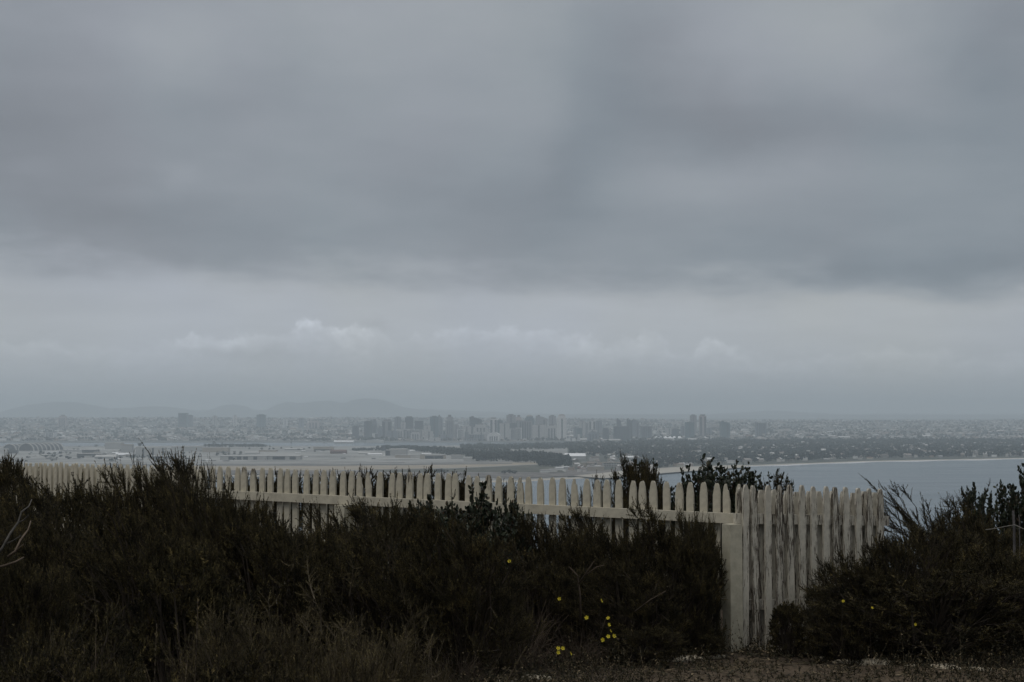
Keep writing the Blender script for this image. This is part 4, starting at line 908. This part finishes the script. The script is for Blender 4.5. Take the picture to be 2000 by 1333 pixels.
# left mass
B_('hedge', 15, 896, 12.2, 150, 'dark pointed shrub at the left picture edge, beside the far stretch of fence')
B_('cham', 390, 910, 9.3, 250, 'broad rounded shrub hiding the left fence corner, below the tall shoots', 0, rz=.2)
B_('cham', 452, 932, 9.5, 130, 'rounded shrub on the right flank of the tall shoots, overlapping the long fence', 1)
B_('cham', 325, 925, 9.5, 150, 'rounded shrub on the left flank of the tall shoots', 2)
B_('spiky', 395, 880, 9.0, 190, 'tallest wispy shrub, its shoots rising over the left fence corner', rz=0)
B_('cham', 285, 935, 9.7, 230, 'wispy shrub just left of the tallest one, hiding the fence bottom', 1)
B_('cham', 170, 950, 10.2, 300, 'wide wispy shrub before the far left stretch of fence', 2)
B_('cham', 40, 955, 9.4, 260, 'wispy shrub below the dark pointed one at the left edge', 3)
B_('cham', 120, 985, 8.6, 320, 'broad brown-green shrub in the left foreground slope', 0)
B_('cham', 300, 975, 8.3, 300, 'broad wispy shrub below the left fence corner', 1)
B_('cham', 455, 975, 8.7, 210, 'rounded wispy shrub right below the tallest one', 2)
B_('cham', 20, 1020, 7.4, 280, 'dark shrub at the left edge behind the bleached bare branches', 1)
# band before the fence
B_('cham', 560, 1003, 10.3, 200, 'wispy shrub before the long fence, left of its middle post', 0)
B_('cham', 665, 1002, 10.1, 200, 'wispy shrub directly before the middle post of the long fence', 1)
B_('cham', 780, 990, 10.0, 220, 'olive shrub before the long fence, right of its middle post', 2)
B_('leafy', 930, 958, 9.9, 215, 'dark leafy shrub covering the rail in the middle of the long fence', 0)
B_('leafy', 850, 974, 10.2, 170, 'low dark leafy shrub left of the one covering the rail', 1)
B_('leafy', 1005, 972, 10.2, 130, 'low dark leafy shrub right of the one covering the rail', 1, rz=1)
B_('cham', 1060, 1016, 10.1, 200, 'low shrub where the rail comes back into view', 3)
B_('cham', 1175, 1012, 10.0, 220, 'brownish shrub before the long fence left of the corner post', 0)
B_('cham', 1305, 1000, 9.85, 230, 'tufted shrub whose tips cross the rail near the corner post', 1)
B_('dense', 1240, 1022, 9.9, 190, 'dense shrub under the rail between the brownish and the tufted shrub', rz=.8)
B_('dense', 1110, 1036, 9.9, 170, 'dense low shrub under the rail right of the dark leafy one', rz=1.8)
B_('cham', 1362, 1010, 9.78, 105, 'narrow shrub pressed against the corner post', 2)
B_('cham', 560, 1030, 8.6, 300, 'dark shrub in the second row left of centre', 2)
B_('cham', 740, 1010, 8.7, 320, 'broad olive shrub in the second row at the centre', 0)
B_('cham', 900, 1015, 8.8, 290, 'olive brown shrub in the second row right of centre', 3)
B_('cham', 1060, 1062, 9.65, 230, 'dark shrub behind the dry tangle', 1)
B_('cham', 1230, 1100, 9.55, 240, 'dark low shrub under the brownish one, left of the corner post', 3)
B_('dense', 1260, 1222, 9.3, 170, 'low grey-green shrub on the ground left of the corner post')
B_('dense', 1372, 1235, 9.7, 90, 'small low plant at the foot of the corner post')
# foreground
B_('mound', 370, 1092, 6.4, 260, 'small-leaved dark mound shrub, left of centre')
B_('near', 570, 1165, 5.3, 440, 'brown feathery foreground shrub, left of the two peaks', 0, rz=.3)
B_('near', 742, 1132, 5.5, 380, 'brown feathery foreground shrub with the highest peak', 1, rz=-.4)
B_('near', 660, 1215, 4.7, 520, 'brown feathery shrub filling the bottom edge below the two peaks', 0, rz=2)
B_('dense', 420, 1285, 4.8, 460, 'dark shrub at the bottom edge left of the two brown peaks', 1, rz=1)
B_('dense', 230, 1275, 5.0, 460, 'dark shrub at the bottom edge below the leafy mound', 0, rz=-1)
B_('dense', 60, 1235, 5.2, 440, 'dark shrub in the bottom left corner behind the upright stalks', 1, rz=2.4)
B_('near', 860, 1215, 5.9, 230, 'thin feathery shrub at the bottom edge right of the peaks', 1, rz=-2)
B_('near', 940, 1140, 8.9, 150, 'low brown shrub between the dark shrub and the dry tangle', 0, rz=.5)
# right
B_('dense', 1672, 1088, 9.75, 190, 'dark mound shrub hiding the foot of the flaking fence')
B_('dense', 1750, 1030, 9.85, 250, 'dark mound shrub at the right end of the flaking fence', rz=1.2)
B_('cham', 1870, 1040, 10.3, 320, 'large dark wispy shrub in the right foreground', 3)
B_('dense', 1965, 1070, 9.9, 300, 'dark shrub at the lower right picture edge', rz=2)
B_('dense', 1810, 1110, 9.6, 400, 'broad dark shrub along the path at the right', rz=.4)
B_('dense', 1600, 1135, 9.7, 110, 'small dark shrub between the olive one and the dark mound by the flaking fence', rz=2)
B_('mound', 1535, 1180, 9.7, 90, 'small olive shrub at the foot of the flaking fence')
B_('dense', 1655, 1170, 9.5, 210, 'low dark shrub by the path, right of the flaking fence', rz=.9)
B_('spiky', 1812, 938, 12.0, 205, 'wispy shrub with long left-leaning shoots right of the flaking fence', rz=.2)
B_('cham', 1905, 985, 11.6, 190, 'wispy shrub behind the rope post at the right', 1)
B_('leafy', 1905, 948, 12.7, 100, 'leafy shrub against the water, left of the tallest one at the right edge', 1)
B_('leafy', 1990, 918, 12.4, 125, 'tall leafy shrub against the water at the right picture edge', 0)
# behind the long fence
B_('hedge', 1258, 905, 12.0, 125, 'dense dark shrub rising behind the long fence')
B_('sprig', 1255, 892, 12.3, 110, 'leafy sprigs poking out of the dense dark shrub behind the fence', 1)
B_('leafy', 1335, 922, 12.3, 130, 'leafy shrub right of the dense dark one behind the long fence', 0)
B_('leafy', 1455, 925, 12.5, 150, 'leafy shrub behind the left end of the flaking fence', 0, rz=1)
B_('leafy', 1400, 915, 12.2, 170, 'leafy shrub behind the fence corner, seen against the beach', 1)
B_('sprig', 1385, 893, 12.4, 150, 'tall loose leafy sprigs behind the fence corner', 0)
B_('sprig', 1480, 918, 12.6, 140, 'thin leafy shrub with gaps behind the flaking fence', 1)
B_('sprig', 1525, 922, 12.7, 90, 'small leafy sprigs at the right end of the leafy row behind the flaking fence', 0)
B_('sprig', 1432, 903, 12.6, 130, 'leafy sprigs between the fence corner and the flaking fence', 1, rz=2)
B_('dense', 1470, 945, 12.4, 170, 'dark shrub low behind the flaking fence', rz=1)
B_('sprig', 1205, 930, 12.2, 50, 'single leafy sprig left of the dense dark shrub')
B_('dense', 1160, 948, 12.4, 120, 'low dark shrub behind the fence, left of the dense dark one', rz=.4)
for i, (px, py, wp, lb) in enumerate(((505, 934, 200, 'leftmost'), (590, 930, 200, 'second from left'), (680, 924, 200, 'third from left'), (770, 925, 200, 'third from right'), (860, 934, 200, 'second from right'), (955, 946, 200, 'rightmost'))):
    B_('hedge', px, py + 3, 13.4, wp, 'dark shrub seen between the pickets of the long fence, %s of six' % lb, rz=i)
# tangle, bare branches
TW = twiggy(81)
for px, py, Y, wp, lb in ((1030, 1150, 9.2, 150, 'dry brown tangle of arching stems at the foot of the shrubs'), (985, 1095, 9.3, 100, 'upper pale dry tangle on the shrub left of the flowers'), (1130, 1190, 9.3, 170, 'thin dry stems around the yellow flowers'), (900, 1240, 8.6, 170, 'low dry stems at the path left of the flowers')):
    x = (px - 1000) / F * Y; g = float(ghill(x, Y)); H = at(px, py, Y).z - g; e = link('dry_tangle', TW, None, (x, Y, g)); r_ = wp / 2 / F * Y; e.scale = (r_, r_ * .7, H / .75); e.rotation_euler = (0, 0, R.uniform(0, 6))
    tag(e, lb, 'dead shrub', 'dry tangles')
def branchset(name, label, specs, mat, cat):
    mb = MB()
    for pts, r0, r1 in specs: mb.tube([tuple(at(*p)) for p in pts], r0, r1, 6)
    return tag(mb.build(name, mat, smooth=True), label, cat)
branchset('dead_branch', 'bleached bare branch forking at the left picture edge', [(((-30, 1115, 5.9), (5, 1070, 5.9), (20, 1042, 5.95), (36, 1020, 6.0), (42, 1000, 6.0), (56, 990, 6.05), (62, 976, 6.1)), .0062, .0024),
          (((36, 1021, 6.0), (46, 1017, 6.0), (55, 1007, 5.95)), .004, .0022), (((12, 1063, 5.92), (26, 1056, 5.9), (42, 1046, 5.9)), .003, .0015)], m_grey, 'branch')
branchset('dead_branch', 'darker bare branch below the bleached one at the left edge', [(((-30, 1115, 5.8), (10, 1105, 5.8), (30, 1098, 5.8), (46, 1089, 5.85)), .007, .003), (((15, 1088, 5.85), (30, 1077, 5.85), (40, 1055, 5.9), (55, 1035, 5.95), (60, 1018, 6)), .006, .0025), (((30, 1077, 5.85), (46, 1063, 5.85)), .003, .0015)], m_twig, 'branch')
branchset('dead_branch', 'grey forked bare stick standing among the shrubs left of the corner post', [(((1134, 1215, 9.2), (1133, 1160, 9.15), (1128, 1125, 9.1), (1112, 1108, 9.05)), .008, .003), (((1131, 1140, 9.12), (1150, 1112, 9.05), (1160, 1097, 9.0)), .005, .0025), (((1141, 1126, 9.09), (1165, 1108, 9.05), (1180, 1104, 9.0)), .004, .002)], m_twig, 'branch')
branchset('dead_branch', 'thin pale bare stick slanting up beside the corner post', [(((1240, 1195, 9.1), (1270, 1172, 9.05), (1300, 1155, 9.0)), .005, .002), (((1275, 1168, 9.04), (1283, 1140, 9.0)), .003, .0015)], m_twig, 'branch')
# upright stalks
def stalk(px, pytop, Y, label, lean=0.0):
    x = (px - 1000) / F * Y; g = float(ghill(x, Y)); H = at(px, pytop, Y).z - g; rng = np.random.default_rng(int(px)); S_, Fm = MB(), MB()
    n = 3; base = rng.normal(size=(n, 3)) * (.02, .02, 0); d = unit(np.array([[lean, 0, 1.0]]) + rng.normal(size=(n, 3)) * .08); L = H * np.array([1, .86, .7])
    shoots(rng, S_, Fm, base, d, L, rng.normal(size=(n, 3)) * .05, .004, 120, .022, .005, spread=(.3, 1.0), t0=.3)
    e = tag(empty('stalk_plant', (x, Y, g)), label, 'plant', 'upright stalks in the left foreground'); S_.build('stem', m_twig, e); Fm.build('leaves', m_sage, e); return e
for px, py, Y, lb, ln in \
    ((200, 1212, 5.1, 'tallest upright stalk near the left bottom', 0), (176, 1235, 5.2, 'stalk just left of the tallest upright one', 0), (252, 1220, 5.0, 'pale stalk leaning left below the mound shrub', -.25), (358, 1208, 5.0, 'upright stalk below the right half of the mound shrub', .03), (322, 1240, 4.9, 'short stalk left of the upright one below the mound', -.2), (110, 1190, 5.4, 'thin stalk near the bottom left corner', 0), (395, 1190, 5.4, 'stalk rising right of the mound shrub', -.2), (160, 1290, 4.6, 'short stalk at the bottom edge left', 0), (930, 1235, 6.6, 'stalk leaning right beside the thin feathery shrub', .3)):
    stalk(px, py, Y, lb, ln)
# weeds and dry litter on the ground
rng = np.random.default_rng(5); S_, Fm = MB(), MB()
n = 20000; x = rng.uniform(-2.2, 5.2, n); Y = rng.uniform(7.4, 10.5, n); k_ = rng.random(n) < np.where(Y < path_edge(x) - .40, .38, np.where(np.abs(Y - path_edge(x)) < .16, .45, .95)) * np.clip(.55 + .6 * vnoise(x * 2.2, Y * 2.6, 7), .08, 1)
x, Y = x[k_], Y[k_]; n = len(x); base = np.stack([x, Y, ghill(x, Y)], 1); d = unit(np.array([0, 0, 1.0]) + rng.normal(size=(n, 3)) * .55); d[:, 2] = np.abs(d[:, 2])
L = rng.uniform(.04, .13, n) * (1 + (rng.random(n) < .18) * 1.3)
shoots(rng, S_, Fm, base, d, L, rng.normal(size=(n, 3)) * .2, .0014, 16, .018, .0085, 3, (.5, 1.3), .05)
Fm.add(np.concatenate(S_.v), np.concatenate(S_.f))
n = 6000; x = rng.uniform(-1, 5.2, n); Y = rng.uniform(7.6, 10.3, n); a = rng.uniform(0, 6.28, n); l = rng.uniform(.01, .045, n); w_ = rng.uniform(.002, .007, n)
z = ghill(x, Y) + .010 + rng.uniform(0, .006, n); c_, s_ = np.cos(a), np.sin(a)
q = np.stack([np.stack([x - c_ * l - s_ * w_, Y - s_ * l + c_ * w_, z], 1), np.stack([x - c_ * l + s_ * w_, Y - s_ * l - c_ * w_, z + .001], 1), np.stack([x + c_ * l + s_ * w_, Y + s_ * l - c_ * w_, z + .006], 1), np.stack([x + c_ * l - s_ * w_, Y + s_ * l + c_ * w_, z + .005], 1)], 1).reshape(-1, 3)
Fm.add(q, np.arange(len(q)).reshape(-1, 4))
tag(Fm.build('weeds', m_weed), 'low weeds and dry litter on the ground beside the path', 'weeds', None, 'stuff')
# pale stones edging the path
m_stone = noise_mat('pale sandy stone', (.30, .25, .18), (.55, .49, .38), 18, bump=.5, detail=6)
ST = [(1310, 1288, 70, 9, 'tan stone at the left end of the path edging'), (1352, 1284, 50, 8, 'tan stone second from the left in the path edging'), (1396, 1279, 42, 7, 'tan stone before the corner post'), (1466, 1265, 44, 8, 'pale stone right below the flaking fence foot'), (1528, 1273, 44, 10, 'rounded pale stone right of the fence foot'),
      (1596, 1283, 26, 6, 'small flat stone in the middle of the path edging'), (1650, 1290, 50, 10, 'bright flat stone right of the middle of the edging'), (1715, 1299, 66, 15, 'largest pale stone in the path edging'), (1775, 1306, 30, 7, 'small stone right of the largest one'), (1845, 1312, 62, 9, 'low flat stone near the right end of the edging'), (1910, 1311, 50, 6, 'half buried tan stone at the right end of the edging'), (1292, 1293, 30, 8, 'leftmost small stone of the path edging'), (1614, 1270, 10, 5, 'tiny white pebble above the edging'), (1048, 1326, 60, 6, 'flat pale stone at the bottom edge left of the path'), (990, 1330, 40, 5, 'small pale stone at the bottom edge, leftmost of all stones')]
for i, (px, py, wpx, hpx, lb) in enumerate(ST):
    rng = np.random.default_rng(200 + i); d = ray(px, py); q = d * (-CAMZ / d.z) + Vector((0, 0, CAMZ)); Y = q.y; rx = wpx / 2 / F * Y; rz_ = hpx / F * Y * .85
    th, ph = np.meshgrid(np.linspace(0, 2 * math.pi, 25)[:-1], np.linspace(-.5, math.pi / 2, 9)); nx = np.cos(ph) * np.cos(th); ny = np.cos(ph) * np.sin(th); nz_ = np.sin(ph)
    k = 1 + .22 * vnoise(nx * 2.2 + i, ny * 2.2, i) + .10 * vnoise(nx * 6 + i, nz_ * 5, i + 2)
    sq = lambda a: np.sign(a) * np.abs(a) ** .7
    V = np.stack([sq(nx) * k * rx, sq(ny) * k * rx * .55, sq(nz_) * k * rz_], -1).reshape(-1, 3); m_ = 24
    fs = np.array([(r_ * m_ + j, r_ * m_ + (j + 1) % m_, (r_ + 1) * m_ + (j + 1) % m_, (r_ + 1) * m_ + j) for r_ in range(8) for j in range(m_)])
    mb = MB(); mb.add(V, fs); o = mb.build('edging_stone', m_stone, smooth=True, loc=(q.x, Y, float(ghill(q.x, Y)))); o.rotation_euler = (0, 0, rng.normal(0, .15)); tag(o, lb, 'stone', 'stones edging the path')
# yellow flowers
m_pet = noise_mat('yellow petals', (.42, .36, .025), (.54, .46, .04), 60, .6); m_eye = noise_mat('flower centre', (.45, .28, .02), (.55, .36, .03), 60)
FL = [(995, 1097, 9.15), (1092, 1170, 9.0), (1174, 1174, 9.05), (1146, 1207, 9.0), (1188, 1208, 9.0), (1189, 1221, 8.97), (1192, 1233, 8.97), (1188, 1244, 8.95), (1199, 1243, 8.95), (1178, 1250, 8.93), (1090, 1267, 8.85), (1099, 1267, 8.85), (1090, 1275, 8.82), (1114, 1277, 8.82),
      (1647, 1175, 9.1), (1703, 1188, 9.05), (1789, 1220, 8.95)]
FLL = ['flower at the top of the dry tangle', 'flower alone left of the flower cluster, on the dark shrub', 'half closed flower right above the cluster', 'flower left of the cluster top', 'topmost flower of the cluster beside the dry stems', 'second flower down in the cluster', 'edge-on flower in the middle of the cluster', 'lower middle flower of the cluster', 'lower right flower of the cluster', 'lowest left flower of the cluster',
       'upper left of the four low flowers by the path', 'upper right of the four low flowers by the path', 'lower left of the four low flowers by the path', 'rightmost of the four low flowers by the path', 'flower low on the dark mound right of the fence foot', 'bright flower in the middle of the dark right shrub', 'lowest flower on the broad dark shrub by the path']
for i, ((px, py, Y), lb) in enumerate(zip(FL, FLL)):
    rng = np.random.default_rng(300 + i); q = at(px, py, Y); g = float(ghill(q.x, Y)); e = tag(empty('yellow_flower', (q.x, Y, g)), 'yellow ' + lb, 'flower', 'yellow flowers'); H = q.z - g
    nrm = unit(np.array([rng.normal(0, .5), -1.0, rng.uniform(.2, .9)])); 
    if i in (2, 6, 13): nrm = unit(np.array([.9, -.25, .4]))
    a = unit(np.cross(nrm, (0, 0, 1))); b_ = np.cross(nrm, a); c = np.array([0, 0, H]); r_ = (.013 if i < 14 else .0095) * rng.uniform(.85, 1.1)
    mb = MB()
    for k in range(5):
        q0 = 2 * math.pi * k / 5; rad = a * math.cos(q0) + b_ * math.sin(q0); tg = np.cross(nrm, rad)
        mb.add([c + nrm * .001, c + rad * r_ * .55 + tg * r_ * .36 + nrm * .002, c + rad * r_ * 1.0 + tg * r_ * .30 + nrm * .005, c + rad * r_ * .96 + nrm * .006, c + rad * r_ * 1.0 - tg * r_ * .30 + nrm * .005, c + rad * r_ * .55 - tg * r_ * .36 + nrm * .002], np.array([[0, 1, 2, 3, 4, 5]]))
    mb.build('petals', m_pet, e)
    mb = MB(); mb.tube([c + nrm * .001, c + nrm * .006], .0042, .003, 6); mb.build('flower_centre', m_eye, e)
    mb = MB(); mb.tube([(rng.normal(0, .03), .12, 0), (0, .06, H * .6), c - nrm * .006], .0016, .0012, 4); mb.build('stem', m_stem, e)
# rope fence at the right
m_rope = noise_mat('pale rope', (.14, .13, .115), (.22, .205, .18), 60); m_pole = noise_mat('grey weathered wood', (.075, .07, .07), (.13, .12, .115), 15, bump=.3)
def pole(px, pt, pb, Y, r_, label):
    q = at(px, pt, Y); z1 = q.z; z0 = at(px, pb, Y).z; mb = MB(); mb.tube([(q.x, Y, z0 - .5), (q.x + .004, Y, (z0 + z1) / 2), (q.x, Y, z1 - .02), (q.x, Y, z1)], r_, r_ * .92, 10); return tag(mb.build('rope_post', m_pole), label, 'post', 'rope posts')
pole(1979, 998, 1050, 10.9, .0095, 'weathered grey post holding a rope near the right picture edge'); pole(1990, 1006, 1020, 11.1, .004, 'thin second stake just right of the rope post')
mb = MB(); mb.tube([tuple(at(*p)) for p in ((1925, 1035, 10.7), (1945, 1032.5, 10.75), (1962, 1029, 10.8), (1978, 1026, 10.88))], .003, .003, 5); tag(mb.build('rope', m_rope), 'pale rope running left from the grey post into the shrub', 'rope')
mb = MB(); mb.tube([tuple(at(*p)) for p in ((1980, 1025, 10.88), (1986, 1027, 10.85), (1998, 1033, 10.8), (2030, 1043, 10.7))], .003, .003, 5); tag(mb.build('rope', m_rope), 'pale rope running right from the grey post out of the picture', 'rope')
# ================================================================== AIR
mh = bpy.data.materials.new('haze'); mh.use_nodes = True; mh.node_tree.nodes.clear(); t = NT(mh.node_tree)
o_ = t.new('ShaderNodeOutputMaterial'); pv = t.new('ShaderNodeVolumePrincipled')
pv.inputs['Color'].default_value = (.845, .94, 1.0, 1); pv.inputs['Density'].default_value = 0.95e-4; pv.inputs['Anisotropy'].default_value = 0.0
mh.node_tree.links.new(pv.outputs[0], o_.inputs['Volume'])
mb = MB(); mb.box(-23000, 23000, -2500, 33500, SEA - 8, 400)
tag(mb.build('haze', mh), 'pale sea haze over the bay', None, None, 'stuff')
